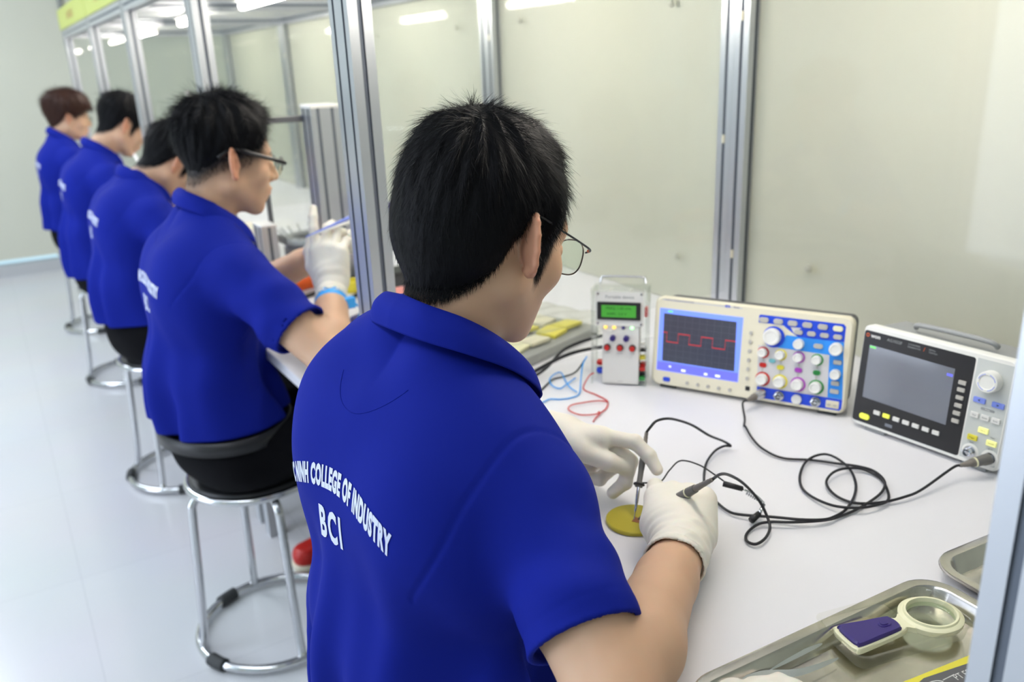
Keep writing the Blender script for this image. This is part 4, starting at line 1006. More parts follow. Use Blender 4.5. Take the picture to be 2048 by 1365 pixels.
m_ = MB(); m_.box((0, 0, 0.004), (0.24, 0.10, 0.008)); o = simple('steel_strip', m_, MT['steel'], 'flat steel strip beside the dark blue case', 'metal strip', bevel=0.001); o.location = (0.70, 1.70, 0.7505); o.rotation_euler = (0, 0, 0.5)
m_ = MB(); m_.lathe([(0.0001, 0), (0.026, 0), (0.030, 0.005), (0.030, 0.030), (0.026, 0.032), (0.024, 0.01), (0.0001, 0.008)], 24, None, False); o = simple('solder_dish', m_, MT['yellow'], 'small yellow dish beyond the outstretched left forearm', 'dish', auto=True); o.location = (0.80, 2.16, 0.7505)
# blue wrist strap on the raised arm
ws = empty('wrist_strap', (0.579, 1.70, 0.870), 'bright blue antistatic strap around the raised right wrist', 'wrist strap')
sl = empty('shoe', (0.60, 2.10, 0.0), 'red and cream shoe on the floor between the two nearest stools', 'shoe', rot=Matrix.Rotation(0.4, 3, 'Z'))
def shf(P):
    d = s_cone(P, (-0.05, 0, 0.04), (0.08, 0, 0.032), 0.040, 0.034)
    return smax(smax(d, 0.022 - P[:, 2], 0.004), P[:, 2] - 0.068, 0.01)
def sof(P):
    d = s_cone(P, (-0.05, 0, 0.02), (0.08, 0, 0.02), 0.044, 0.038)
    return smax(smax(d, 0.001 - P[:, 2], 0.003), P[:, 2] - 0.024, 0.003)
va, fa_ = sdf_surface(shf, (-0.11, -0.06, 0), (0.14, 0.06, 0.09), 0.006); mesh_np('upper', va, fa_, MT['red'], sl)
va, fa_ = sdf_surface(sof, (-0.11, -0.06, -0.012), (0.14, 0.06, 0.05), 0.005); mesh_np('sole', va, fa_, MT['cream'], sl)
m_ = MB(); m_.cyl((0.665, 6.93, 1.55), (0.665, 6.93, 2.8), 0.014, None, 12); simple('conduit_pipe', m_, MT['grey'], 'thin grey pipe running up the far wall above the name boards', 'pipe', True)
sd = empty('soldering_station', (0.80, 4.08, 0.7505), 'grey bench machine beyond the third student with a white roll on it', 'machine', rot=Matrix.Rotation(0.2, 3, 'Z'))
m_ = MB(); m_.box((0, 0, 0.16), (0.20, 0.20, 0.32)); m_.build('housing', MT['grey'], sd, bevel=0.02)
m_ = MB(); m_.box((-0.101, 0.0, 0.12), (0.006, 0.16, 0.14)); m_.build('front_plate', MT['darkgrey'], sd, bevel=0.003)
m_ = MB(); m_.cyl((-0.02, -0.09, 0.35), (-0.02, 0.03, 0.35), 0.032, None, 20); m_.build('roll', MT['white'], sd, True)
m_ = MB(); m_.cyl((0.06, 0.06, 0.30), (0.06, 0.06, 0.52), 0.009, None, 12); m_.build('support_rod', MT['grey'], sd, True)
dl = empty('bench_lamp', (0.66, 4.86, 0.7505), 'small lit white lamp on the fourth student\'s bench', 'lamp')
m_ = MB(); m_.lathe([(0.0001, 0), (0.06, 0), (0.06, 0.012), (0.02, 0.018), (0.0001, 0.018)], 24, None, False); m_.build('base', MT['white'], dl, auto=True)
m_ = MB(); m_.tube(spline([(0, 0, 0.015), (0.03, 0, 0.12), (0.02, 0, 0.2), (-0.02, 0, 0.235)], 6), 0.006, 8); m_.build('arm', MT['white'], dl, True)
m_ = MB(); m_.lathe([(0.0001, 0.02), (0.05, 0.018), (0.058, 0.0), (0.054, -0.004), (0.0001, -0.004)], 28, Matrix.Translation((-0.04, 0, 0.235)), False); m_.build('lamp_head', MT['white'], dl, auto=True)
m_ = MB(); m_.lathe([(0.0001, 0), (0.05, 0), (0.05, -0.002), (0.0001, -0.002)], 28, Matrix.Translation((-0.04, 0, 0.230)), False); m_.build('lamp_light', mat('lit_white_lamp', (1, 1, 1), 0.3, emis=(0.86, 0.86, 1.0), estr=25), dl)
# ------------------------------------------------------------------ people
def skin_mat(name, c1, hair=(0.012, 0.011, 0.012)):
    m = mat(name, c1, 0.52, sss=0.25, bump=(170, 0.10, 0.001))
    nt = m.node_tree; b = nt.nodes['Principled BSDF']
    at = nt.nodes.new('ShaderNodeAttribute'); at.attribute_name = 'stubble'
    at2 = nt.nodes.new('ShaderNodeAttribute'); at2.attribute_name = 'redness'
    tc = nt.nodes.new('ShaderNodeTexCoord'); n = nt.nodes.new('ShaderNodeTexNoise'); n.inputs['Scale'].default_value = 18; n.inputs['Detail'].default_value = 4
    nt.links.new(tc.outputs['Object'], n.inputs[0])
    m0 = nt.nodes.new('ShaderNodeMixRGB'); m0.inputs[1].default_value = (*[x * 0.90 for x in c1], 1); m0.inputs[2].default_value = (*[min(1, x * 1.08) for x in c1], 1)
    nt.links.new(n.outputs[0], m0.inputs[0])
    m1 = nt.nodes.new('ShaderNodeMixRGB'); m1.inputs[2].default_value = (c1[0] * 1.0, c1[1] * 0.62, c1[2] * 0.58, 1)
    nt.links.new(at2.outputs['Fac'], m1.inputs[0]); nt.links.new(m0.outputs[0], m1.inputs[1])
    m2 = nt.nodes.new('ShaderNodeMixRGB'); m2.inputs[2].default_value = (*hair, 1)
    nt.links.new(at.outputs['Fac'], m2.inputs[0]); nt.links.new(m1.outputs[0], m2.inputs[1])
    nt.links.new(m2.outputs[0], b.inputs['Base Color'])
    return m

def shirt_mat():
    m = mat('royal_blue_polo_cloth', (0.0062, 0.0155, 0.255), 0.75, sheen=0.0, bump=(420, 0.10, 0.0006))
    m.node_tree.nodes['Principled BSDF'].inputs['Specular IOR Level'].default_value = 0.10
    return m
MT['skin'] = skin_mat('tan_skin', (0.62, 0.385, 0.25))
MT['shirt'] = shirt_mat()
MT['hair'] = mat('black_hair', (0.0040, 0.0040, 0.0052), 0.50, spec=0.11)
MT['hairbrown'] = mat('dark_brown_hair', (0.034, 0.011, 0.006), 0.5, spec=0.25)

def rot_head(yaw, pitch, roll=0.0):
    """columns forward, left, up in the station frame; pitch > 0 looks down"""
    R = Matrix.Rotation(math.radians(yaw), 3, 'Z') @ Matrix.Rotation(math.radians(pitch), 3, 'Y') @ Matrix.Rotation(math.radians(roll), 3, 'X')
    return np.array(R, dtype=F32)

EC = np.array((-0.006, 0.074, 0.000)); a_ = math.radians(54)
E1 = np.array((-math.cos(a_), math.sin(a_), 0.0)); E2 = np.array((-0.20, -0.06, 0.975)); E2 /= np.linalg.norm(E2)
E1 = E1 - E2 * np.dot(E1, E2); E1 /= np.linalg.norm(E1)
E3 = np.cross(E2, E1)                       # outward-forward side of the auricle
if E3[0] < 0: E3 = -E3
def ear_sdf(A):
    R = np.stack([E1, E2, E3], 1)
    c = EC + E1 * 0.011
    d = s_ell(A, c, (0.0165, 0.0295, 0.0042), R)
    d = smin(d, s_ell(A, c - E1 * 0.008 + E2 * -0.002, (0.012, 0.019, 0.008), R), 0.008)
    pts = []
    for t in (172, 140, 110, 80, 50, 20, -10, -38, -62):
        t = math.radians(t)
        pts.append(c + E1 * 0.0172 * math.cos(t) + E2 * (0.0300 * math.sin(t)) + E3 * 0.0025)
    for i in range(len(pts) - 1):
        r = 0.0031 if i < 6 else 0.0026
        d = smin(d, s_cone(A, pts[i], pts[i + 1], r, r), 0.003)
    d = smax(d, -s_ell(A, c + E3 * 0.0075 - E1 * 0.004 - E2 * 0.003, (0.0095, 0.0145, 0.0085), R), 0.003)
    d = smax(d, -s_ell(A, c + E3 * 0.005 + E2 * 0.017 + E1 * 0.002, (0.008, 0.007, 0.0035), R), 0.003)
    for (u, v) in (((0.009, 0.012), (0.009, -0.010)), ((0.009, 0.012), (0.000, 0.018))):
        d = smin(d, s_cone(A, c + E1 * u[0] + E2 * u[1] + E3 * 0.003, c + E1 * v[0] + E2 * v[1] + E3 * 0.003, 0.0022, 0.0022), 0.003)
    d = smin(d, s_ball(A, c - E2 * 0.0275 - E1 * 0.003, 0.0066), 0.006)
    d = smin(d, s_ball(A, EC + np.array((0.008, -0.001, -0.004)), 0.0045), 0.004)
    return d

def head_sdf(Q, ears=True):
    A = Q.copy(); A[:, 1] = np.abs(A[:, 1])
    d = s_ell(Q, (-0.012, 0, 0.040), (0.092, 0.0765, 0.084))
    d = smin(d, s_ell(Q, (0.028, 0, -0.012), (0.062, 0.060, 0.078)), 0.03)
    d = smin(d, s_cone(A, (0.000, 0.051, -0.045), (0.064, 0.013, -0.088), 0.021, 0.019), 0.028)
    d = smin(d, s_ell(Q, (0.036, 0, -0.058), (0.048, 0.044, 0.038)), 0.02)
    d = smin(d, s_ball(A, (0.054, 0.044, -0.020), 0.021), 0.022)
    d = smin(d, s_cone(A, (0.081, 0.0, 0.030), (0.064, 0.044, 0.028), 0.011, 0.010), 0.016)
    d = smin(d, s_ell(Q, (0.074, 0, -0.052), (0.022, 0.027, 0.022)), 0.016)
    d = smax(d, -s_ball(A, (0.100, 0.034, 0.008), 0.019), 0.012)
    d = smin(d, s_cone(Q, (0.086, 0, 0.020), (0.105, 0, -0.019), 0.0065, 0.0105), 0.012)
    d = smin(d, s_ball(A, (0.094, 0.012, -0.023), 0.0085), 0.008)
    d = smin(d, s_ell(A, (0.0935, 0, -0.0465), (0.0065, 0.021, 0.0045)), 0.005)
    d = smin(d, s_ell(A, (0.0915, 0, -0.0560), (0.0065, 0.018, 0.0050)), 0.005)
    d = smin(d, s_ball(A, (0.0765, 0.032, 0.006), 0.0125), 0.003)
    if ears: d = smin(d, ear_sdf(A), 0.006)
    return d

def hand_chains(W, fwd, nrm, side, curl, thumb, spread=1.0, scale=1.0):
    """round cones for palm, four fingers and thumb. fwd: wrist to knuckles; nrm: out of the back of the hand;
    side=+1 thumb on the left of fwd seen from the back of the hand; curl: per finger (mcp, pip, dip) degrees; thumb: joint points in palm frame"""
    x = Vector(fwd).normalized(); z = Vector(nrm); z = (z - x * z.dot(x)).normalized(); y = z.cross(x) * side
    W = Vector(W)
    L = lambda p: tuple(W + (x * p[0] + y * p[1] + z * p[2]) * scale)
    cones = []
    cones += [(L((-0.012, 0, 0)), L((0.03, 0.004, 0)), 0.025, 0.027, 0.02)]
    cones += [(L((0.012, 0.016, -0.010)), L((0.046, 0.034, -0.016)), 0.021, 0.016, 0.014), (L((0.046, 0.034, -0.014)), L((0.078, 0.030, -0.006)), 0.014, 0.0115, 0.012)]
    by = (0.030, 0.0105, -0.0105, -0.029); bx = (0.086, 0.090, 0.086, 0.078)
    ln = ((0.042, 0.026, 0.021), (0.046, 0.030, 0.022), (0.042, 0.028, 0.022), (0.033, 0.021, 0.019))
    for i in range(4):
        cones.append((L((0.018, by[i] * 0.62, -0.002)), L((bx[i] - 0.004, by[i], -0.002)), 0.0165, 0.0125, 0.016))
    cones.append((L((0.02, -0.018, -0.008)), L((0.06, -0.022, -0.009)), 0.017, 0.013, 0.015))
    fing = []
    for i in range(4):
        p = Vector((bx[i], by[i], 0)); a = 0; sp = math.radians((6, 2, -2, -7)[i] * spread)
        r = (0.0095, 0.0096, 0.0091, 0.0080)[i]
        for j in range(3):
            a += math.radians(curl[i][j])
            q = p + Vector((math.cos(a) * math.cos(sp), math.sin(sp) * math.cos(a), -math.sin(a))) * ln[i][j]
            r2 = r * 0.93 if j < 2 else r * 0.84
            fing.append((L(p), L(q), r, r2, i, j)); r = r2; p = q
    th = []
    tp = thumb
    rr = (0.0165, 0.0125, 0.0110, 0.0090)
    for j in range(len(tp) - 1):
        th.append((L(tp[j]), L(tp[j + 1]), rr[j], rr[j + 1], 4, j))
    return cones, fing, th

def hand_sdf(P, H, off=0.0):
    cones, fing, th = H
    d = None
    for c in cones:
        e = s_cone(P, c[0], c[1], c[2], c[3]); d = e if d is None else smin(d, e, c[4])
    for g in (0, 1, 2, 3):
        e = None
        for c in fing:
            if c[4] != g: continue
            f = s_cone(P, c[0], c[1], c[2], c[3]); e = f if e is None else smin(e, f, 0.0035)
            if c[5] > 0: e = smin(e, s_ball(P, c[0], c[2] * 1.06), 0.002)
        d = smin(d, e, 0.0045)
    e = None
    for c in th:
        f = s_cone(P, c[0], c[1], c[2], c[3]); e = f if e is None else smin(e, f, 0.005)
    d = smin(d, e, 0.008)
    return d - off

THUMB_PINCH = ((0.010, 0.022, -0.010), (0.040, 0.046, -0.026), (0.072, 0.046, -0.040), (0.098, 0.034, -0.048))
THUMB_REST = ((0.012, 0.022, -0.008), (0.045, 0.048, -0.016), (0.078, 0.056, -0.026), (0.103, 0.054, -0.032))

X0 = 0.38
def w2s(p, Y): return (p[0], p[1] - Y, p[2])

def person(S):
    tn = S.get('turn', 0.0); S = dict(S)
    Rt = Matrix.Rotation(-math.radians(tn), 3, 'Z')
    def tp(p): return tuple(Rt @ (Vector(p) - Vector((X0, 0, 0))) + Vector((X0, 0, 0)))
    S['head'] = tp(S['head']); S['yaw'] = S['yaw'] - tn
    for k_ in 'RL':
        a = S[k_] = dict(S[k_])
        a['elbow'] = tp(a['elbow']); a['wrist'] = tp(a['wrist']); a['hfwd'] = tuple(Rt @ Vector(a['hfwd'])); a['hnrm'] = tuple(Rt @ Vector(a['hnrm']))
    Y = S['Y']; Rh = rot_head(S['yaw'], S['pitch'], S.get('roll', 0)); O = V3(*S['head'])
    lean = S.get('lean', 0.0); drop = S.get('drop', 0.0); slim = S.get('slim', 1.0); hfine = S['res']
    root = empty('person', (X0, Y, 0), S['label'], 'person', 'students seated at the workbench', rot=Matrix.Rotation(math.radians(tn), 3, 'Z'))
    off = V3(X0, 0, 0)
    def sh(c):
        t = max(0.0, (c[2] - 0.6) / 0.45)
        return (c[0] + lean * t * t, c[1] * (slim if abs(c[1]) > 0.01 else 1), c[2] - drop * t * t)
    tilt = S.get('tilt', 0.0)
    def warp(P):
        if not tilt: return P
        Q = P.copy(); Q[:, 2] = P[:, 2] - tilt * P[:, 1] * np.clip((P[:, 2] - 0.68) / 0.22, 0, 1); return Q
    def tors(P, o, folds=False):
        P = warp(P)
        A = P.copy(); A[:, 1] = np.abs(A[:, 1])
        d = s_ell(P, sh((0.350, 0, 0.57)), (0.136, 0.170, 0.125))
        d = smin(d, s_ell(P, sh((0.330, 0, 0.72)), (0.120, 0.152 * slim, 0.13)), 0.06)
        d = smin(d, s_ell(P, sh((0.352, 0, 0.87)), (0.114, 0.162 * slim, 0.15)), 0.05)
        d = smin(d, s_ell(P, sh((0.365, 0, 0.950)), (0.100, 0.160 * slim, 0.090)), 0.05)
        d = smin(d, s_ell(A, sh((0.330, 0.075, 0.900)), (0.088, 0.082, 0.125)), 0.03)
        d = smin(d, s_cone(A, sh((0.370, 0.030, 1.045)), sh((0.392, 0.140, 0.950)), 0.046, 0.052), 0.045)
        return d - o
    arms = []
    for s, key in ((-1, 'R'), (1, 'L')):
        a = S[key]; arms.append((s, V3(*sh((S.get('shx', 0.398), s * S.get('shw', 0.163), S.get('shz', 0.948) + tilt * s * 0.15))), V3(*a['elbow']), V3(*a['wrist']), a))
    neck_a = V3(*sh((0.384, 0, 1.045))); neck_b = O + V3(*(Rh @ V3(-0.022, 0, -0.045)))
    hands = [hand_chains(w, a['hfwd'], a['hnrm'], a['side'], a['curl'], a['thumb'], a.get('spread', 1)) for (s, sp, e, w, a) in arms]
    # ---- body
    def body_core(P, ears=True):
        Q = (P - O) @ Rh
        d = head_sdf(Q, ears)
        n = s_cone(P, neck_a, neck_b, 0.052, 0.055)
        d = smin(d, n, 0.022)
        return d
    def body(P):
        d = body_core(P)
        d = smin(d, tors(P, -0.016), 0.02)
        for (s, sp, e, w, a), H in zip(arms, hands):
            m1 = sp + (e - sp) * 0.45
            arm = smin(s_cone(P, sp, m1, 0.050, 0.0475), s_cone(P, m1, e, 0.0475, 0.037), 0.02)
            q = e + (w - e) * 0.28; q2 = e + (w - e) * 0.7
            fa = smin(s_cone(P, e, q, 0.038, 0.043), s_cone(P, q, q2, 0.043, 0.033), 0.02)
            fa = smin(fa, s_cone(P, q2, w, 0.033, 0.0265), 0.01)
            arm = smin(arm, fa, 0.018)
            arm = smin(arm, hand_sdf(P, H, 0.0006), 0.012)
            d = smin(d, arm, 0.02)
        for s in (-1, 1):
            d = smin(d, s_cone(P, (0.36, s * 0.09, 0.52), (0.79, s * 0.12, 0.54), 0.068, 0.050), 0.03)
            d = smin(d, s_cone(P, (0.79, s * 0.12, 0.54), (0.74, s * 0.13, 0.10), 0.048, 0.034), 0.02)
            d = smin(d, s_cone(P, (0.74, s * 0.13, 0.05), (0.88, s * 0.15, 0.035), 0.03, 0.025), 0.02)
        return d
    allp = np.array([p for (s, sp, e, w, a) in arms for p in (sp, e, w)] + [c[1] for H in hands for c in H[1] + H[2]])
    lo = np.minimum(allp.min(0) - 0.06, (0.18, -0.25, 0.0)); hi = np.maximum(allp.max(0) + 0.06, (0.94, 0.25, float(O[2]) + 0.16))
    V, Fc = sdf_surface(body, lo, hi, hfine, B=8)
    # hair line (positive below it), in head space
    hl_f, hl_u = S['hairline']
    def hairline(Q):
        return np.interp(Q[:, 0], hl_f, hl_u) - Q[:, 2]
    Q = (V - O) @ Rh
    fade = S.get('fade', 0.010)
    inhead = (Q[:, 2] > -0.085) & (np.linalg.norm(Q, axis=1) < 0.17)
    A = Q.copy(); A[:, 1] = np.abs(A[:, 1])
    ear = ear_sdf(A) < 0.0015
    stub = np.clip(1 - hairline(Q) / fade, 0, 1) ** S.get('fpow', 1.0) * inhead * (~ear) * S.get('stub', 0.8)
    brow = np.exp(-(((Q[:, 2] - 0.031 + 0.15 * np.abs(np.abs(Q[:, 1]) - 0.03)) / 0.004) ** 2)) * ((np.abs(Q[:, 1]) > 0.012) & (np.abs(Q[:, 1]) < 0.052) & (Q[:, 0] > 0.05)) * 0.85
    red = (ear_sdf(A) < 0.003) * 0.55 * inhead + np.exp(-((A[:, 0] - 0.09) ** 2 + (A[:, 1] * 0.45) ** 2 + (A[:, 2] + 0.051) ** 2) / 0.00010) * 0.8
    V_body, F_body = V, Fc
    mesh_np('body', V - off, Fc, MT['skin'], root, {'stubble': np.clip(np.maximum(stub, brow), 0, 1), 'redness': np.clip(red, 0, 1)})
    # ---- shirt
    rng = np.random.RandomState(S['seed'])
    ph = rng.rand(12) * 6.28
    hem_z = S.get('hem', 0.50)
    base_shift = V3(*sh((0.372, 0, 1.06))) - V3(0.372, 0, 1.06)
    cuff = {}
    def shirt(P):
        x, y, z = P[:, 0], P[:, 1], P[:, 2]
        d = tors(P, 0.004)
        # loose cloth: hanging folds low on the back and blousing above the waist
        w = np.clip((0.90 - z) / 0.22, 0, 1)
        d = d - 0.010 * np.exp(-((z - S.get('blouse', 0.62)) / 0.07) ** 2)
        fold = 0.0085 * np.sin(y * 62 + ph[0] + 4 * z) + 0.0045 * np.sin(y * 105 + ph[1] - 7 * z) + 0.003 * np.sin(y * 31 + ph[2] + 10 * z)
        d = d - w * fold
        up = np.clip((z - 0.9) / 0.1, 0, 1)
        d = d - up * 0.0016 * np.sin(70 * (y * 0.6 + x * 0.9) + ph[3])
        for (s, sp, e, wr, a) in arms:
            ax = e - sp; L = float(np.linalg.norm(ax)); ax = ax / L; ln_ = L * a.get('sleeve', 0.66)
            tip = sp + ax * (ln_ + 0.05)
            sl = s_cone(P, sp - V3(0, 0, 0.004), tip, a.get('shr', 0.060), a.get('cuffr', 0.063))
            sl0 = sl
            tt = (P - sp) @ ax
            sl = sl - 0.0030 * np.sin(tt * 55 + 26 * (P @ V3(0.7, 0.3 * s, 0.6)) + ph[4]) * np.clip(tt / 0.1, 0, 1) - 0.002 * np.sin(tt * 95 - 40 * x + ph[5]) * np.clip(tt / 0.1, 0, 1)
            inner = sl + 0.0060
            sl = smax(sl, tt - ln_, 0.002)
            sl = np.maximum(sl, -np.maximum(inner, (ln_ - 0.012) - tt))
            k = 0.030
            d = smin(d, sl, k)
            # arm-hole seam and hem stitch
            zz_ = P[:, 2] - sp[2]
            seam = np.abs(s * P[:, 1] - (abs(float(sp[1])) - 0.004 - 0.034 * np.exp(-((zz_ + 0.075) / 0.055) ** 2)))
            near = (np.linalg.norm(P - sp, axis=1) < 0.15) & (zz_ > -0.14)
            d = d + 0.0014 * np.exp(-(seam / 0.0024) ** 2) * near
            hs = np.abs(tt - (ln_ - 0.020)); near2 = np.linalg.norm(P - (sp + ax * ln_), axis=1) < 0.10
            d = d + 0.0005 * np.exp(-(hs / 0.0016) ** 2) * near2
        nk = s_cone(P, neck_a + V3(0.022, 0, 0.0), neck_b + V3(0.03, 0, 0.02), 0.054, 0.060)
        nk = np.maximum(nk, (1.084 + base_shift[2] - (P[:, 0] - 0.335 - base_shift[0]) * 0.62) - P[:, 2])
        d = smax(d, -nk, 0.004)
        d = smax(d, P[:, 2] - 1.13, 0.004)
        d = smax(d, hem_z - z, 0.006)
        return d
    V, Fc = sdf_surface(shirt, (0.17, -0.42, 0.44), (0.62, 0.42, 1.16), S['res'] * 1.1, B=8)
    so = mesh_np('polo_shirt', V - off, Fc, MT['shirt'], root)
    # ---- collar
    base = V3(*sh((0.372, 0, 1.06))) - V3(0.372, 0, 1.06)
    cp = S.get('collar', 1.0)
    top = [(0.340, 0.0, 1.115), (0.343, 0.038, 1.111), (0.370, 0.066, 1.096), (0.406, 0.070, 1.070), (0.440, 0.054, 1.040), (0.450, 0.026, 1.018)]
    fall = [(0.320, 0.0, 1.083), (0.328, 0.048, 1.079), (0.360, 0.085, 1.064), (0.408, 0.094, 1.036), (0.452, 0.084, 0.998), (0.464, 0.056, 0.972)]
    def line(pts):
        left = spline([tuple(V3(*p) + base) for p in pts], 6)
        right = [Vector((p.x, -p.y, p.z)) for p in left][1:]
        return list(reversed(right)) + left
    T = line(top); Fl = line(fall); n = len(T)
    rows = []
    for i in range(n):
        t, f = T[i], Fl[i]; cen = Vector((0.385 + base[0], 0, t.z)); inw = (cen - t); inw.z = 0
        inw = inw.normalized() if inw.length > 0 else Vector((0, 0, 0))
        g = abs(i - (n - 1) / 2) / ((n - 1) / 2)
        b0 = t + inw * 0.001 - Vector((0, 0, 0.030))
        mid = t * 0.5 + f * 0.5 - inw * 0.006 + Vector((0, 0, 0.005))
        rows.append([b0, t + inw * 0.003 - Vector((0, 0, 0.006)), t + inw * 0.0015, t - inw * 0.0025 - Vector((0, 0, 0.001)), t * 0.8 + f * 0.2 - inw * 0.004 + Vector((0, 0, 0.002)), mid, t * 0.22 + f * 0.78 - inw * 0.004 + Vector((0, 0, 0.002)), f])
    vs = [tuple(p - Vector((X0, 0, 0))) for r in rows for p in r]; m_ = len(rows[0])
    fs = [(i * m_ + j, i * m_ + j + 1, (i + 1) * m_ + j + 1, (i + 1) * m_ + j) for i in range(n - 1) for j in range(m_ - 1)]
    co = link_mesh('collar', vs, fs, MT['shirt'], so, True)
    sm = co.modifiers.new('sub', 'SUBSURF'); sm.levels = 2; sm.render_levels = 2
    so_ = co.modifiers.new('thick', 'SOLIDIFY'); so_.thickness = 0.0024; so_.offset = 0
    # ---- print on the back
    bvh = BVHTree.FromPolygons([tuple(v) for v in (V - off)], [tuple(f) for f in Fc])
    def onto(vs, fs, z0, y0, arc, name):
        out = []
        for (u, v, _) in vs:
            yy = y0 - u; zz = z0 + v - arc * u * u
            hit = bvh.ray_cast(Vector((-0.5, yy, zz)), Vector((1, 0, 0)))
            if hit[0] is None: hit = (Vector((-0.1, yy, zz)), Vector((-1, 0, 0)))
            out.append(tuple(hit[0] + hit[1] * 0.0009))
        return link_mesh(name, out, fs, MT['print'], so)
    if S.get('text', True):
        cuts = 2 if S['res'] < 0.004 else 1
        vs, fs = text_mesh('BAC NINH COLLEGE OF INDUSTRY', 0.031, 0.385, 0.0018, 1.12, cuts=cuts)
        onto(vs, fs, S.get('tz', 0.935), S.get('ty', 0.0), S.get('arc', 1.0), 'shirt_lettering')
        vs, fs = text_mesh('BCI', 0.050, 0.52, 0.0018, 1.25, cuts=cuts)
        onto(vs, fs, S.get('tz', 0.935) - 0.055, S.get('ty', 0.0) + 0.004, 0, 'shirt_lettering')
        m_ = MB(); pts = []
        for k in range(41):
            u = -0.050 + 0.100 * k / 40; zz = 1.035 + base_shift[2] - 0.030 * math.cos(u / 0.051 * PI / 2) ** 0.8
            hit = bvh.ray_cast(Vector((-0.5, u, zz)), Vector((1, 0, 0)))
            if hit[0] is not None: pts.append(tuple(hit[0] + hit[1] * 0.0001))
        if len(pts) > 3: m_.tube(pts, 0.00045, 5); m_.build('yoke_stitching', MT['shirt'], so, True)
    # ---- trousers, belt, shoes
    def trou(P):
        A = P.copy(); A[:, 1] = np.abs(A[:, 1])
        d = s_ell(P, (0.355, 0, 0.555), (0.132, 0.172, 0.118))
        d = smin(d, s_cone(A, (0.36, 0.092, 0.53), (0.79, 0.12, 0.545), 0.086, 0.064), 0.04)
        d = smin(d, s_cone(A, (0.79, 0.12, 0.54), (0.74, 0.13, 0.13), 0.062, 0.052), 0.03)
        d = d - 0.003 * np.sin(P[:, 0] * 40 + P[:, 2] * 50)
        d = smax(d, 0.085 - P[:, 2], 0.004); d = smax(d, P[:, 2] - S.get('waist', 0.60), 0.004)
        return smax(d, 0.452 - P[:, 2] - 10 * np.clip(P[:, 0] - 0.56, 0, 1), 0.01)
    V2, F2 = sdf_surface(trou, (0.18, -0.24, 0.05), (0.90, 0.24, 0.70), 0.008, B=8)
    mesh_np('trousers', V2 - off, F2, MT['trousers'], root)
    if S.get('belt'):
        mb = MB(); n = 64
        bz = S['belt']
        pts = []
        for k in range(n):
            a = 2 * PI * k / n
            pts.append((0.352 - X0 + 0.142 * math.cos(a), 0.181 * math.sin(a)))
        vs = []; fs = []
        for (p, q) in pts:
            vs += [(p, q, bz - 0.016), (p * 1.0, q, bz + 0.016)]
        for k in range(n):
            j = (k + 1) % n; fs.append((2 * k, 2 * j, 2 * j + 1, 2 * k + 1))
        b = link_mesh('belt', vs, fs, MT['leather'], root, True)
        s_ = b.modifiers.new('thick', 'SOLIDIFY'); s_.thickness = 0.005; s_.offset = 1
    for s in (-1, 1):
        def shoe(P):
            d = s_cone(P, (0.725, s * 0.13, 0.055), (0.90, s * 0.155, 0.045), 0.042, 0.036)
            d = smin(d, s_cone(P, (0.735, s * 0.13, 0.07), (0.735, s * 0.13, 0.10), 0.040, 0.042), 0.02)
            return smax(smax(d, 0.001 - P[:, 2], 0.006), P[:, 2] - 0.115, 0.006)
        V3_, F3_ = sdf_surface(shoe, (0.66, s * 0.14 - 0.08, -0.01), (0.96, s * 0.14 + 0.08, 0.14), 0.008)
        sm_ = MT['black'] if S.get('shoe') is None else MT[S['shoe']]
        mesh_np('shoe', V3_ - off, F3_, sm_, root)
    # ---- gloves
    for (s, sp, e, w, a), H in zip(arms, hands):
        if not a.get('glove', True): continue
        fx = Vector(a['hfwd']).normalized(); dirw = V3(*(w - e)); dirw = dirw / np.linalg.norm(dirw)
        cl = a.get('cuff', 0.045)
        def glove(P):
            d = hand_sdf(P, H, 0.0014)
            c0 = w - dirw * cl
            cc = s_cone(P, w - dirw * (cl + 0.03), w, 0.0375, 0.0305)
            tt = (P - c0) @ dirw
            ang = P @ V3(0.3, 0.9, 0.3)
            cc0 = cc.copy()
            cc = cc - 0.0010 * np.sin(tt * 300 + 60 * ang) * np.clip(1 - tt / 0.09, 0, 1) - 0.0006 * np.sin(ang * 330)
            edge = 0.006 * np.sin(ang * 45)
            inner = cc + 0.0026
            cc = smax(cc, -(tt - edge), 0.001)
            cc = np.maximum(cc, -np.maximum(inner, tt - edge - 0.012))
            d = smin(d, cc, 0.014)
            pal = (P - w) @ dirw
            d = d - 0.0007 * np.sin(pal * 420 + 25 * ang) * np.clip(1 - np.abs(pal) / 0.035, 0, 1)
            return d
        pts = np.array([c[1] for c in H[1] + H[2]] + [tuple(w), tuple(w - dirw * cl)])
        Vg, Fg = sdf_surface(glove, pts.min(0) - 0.045, pts.max(0) + 0.045, S.get('gres', 0.0035), B=8)
        mesh_np('glove', Vg - off, Fg, MT['latex'], root)
    # ---- hair
    T0 = S['hair_t']
    def hairf(P):
        Q = (P - O) @ Rh
        core = body_core(P, False)
        up = np.clip((Q[:, 2] - 0.0) / 0.09, 0, 1); fr = np.clip((Q[:, 0] + 0.02) / 0.09, 0, 1)
        th = T0[0] + (T0[1] - T0[0]) * up * up * (3 - 2 * up) + T0[2] * fr * up
        nape = np.clip((-Q[:, 2] - 0.02) / 0.04, 0, 1)
        th = th * (1 - S.get('napecut', 0.75) * nape)
        sb = np.clip((Q[:, 0] - 0.005) / 0.01, 0, 1) * np.clip((0.03 - Q[:, 2]) / 0.02, 0, 1)
        th = th * (1 - 0.8 * sb)
        hl = hairline(Q) + 0.0025 * np.sin(Q[:, 0] * 210) * np.cos(Q[:, 1] * 190)
        tp_ = np.clip(-hl / S.get('taper', 0.014), 0, 1)
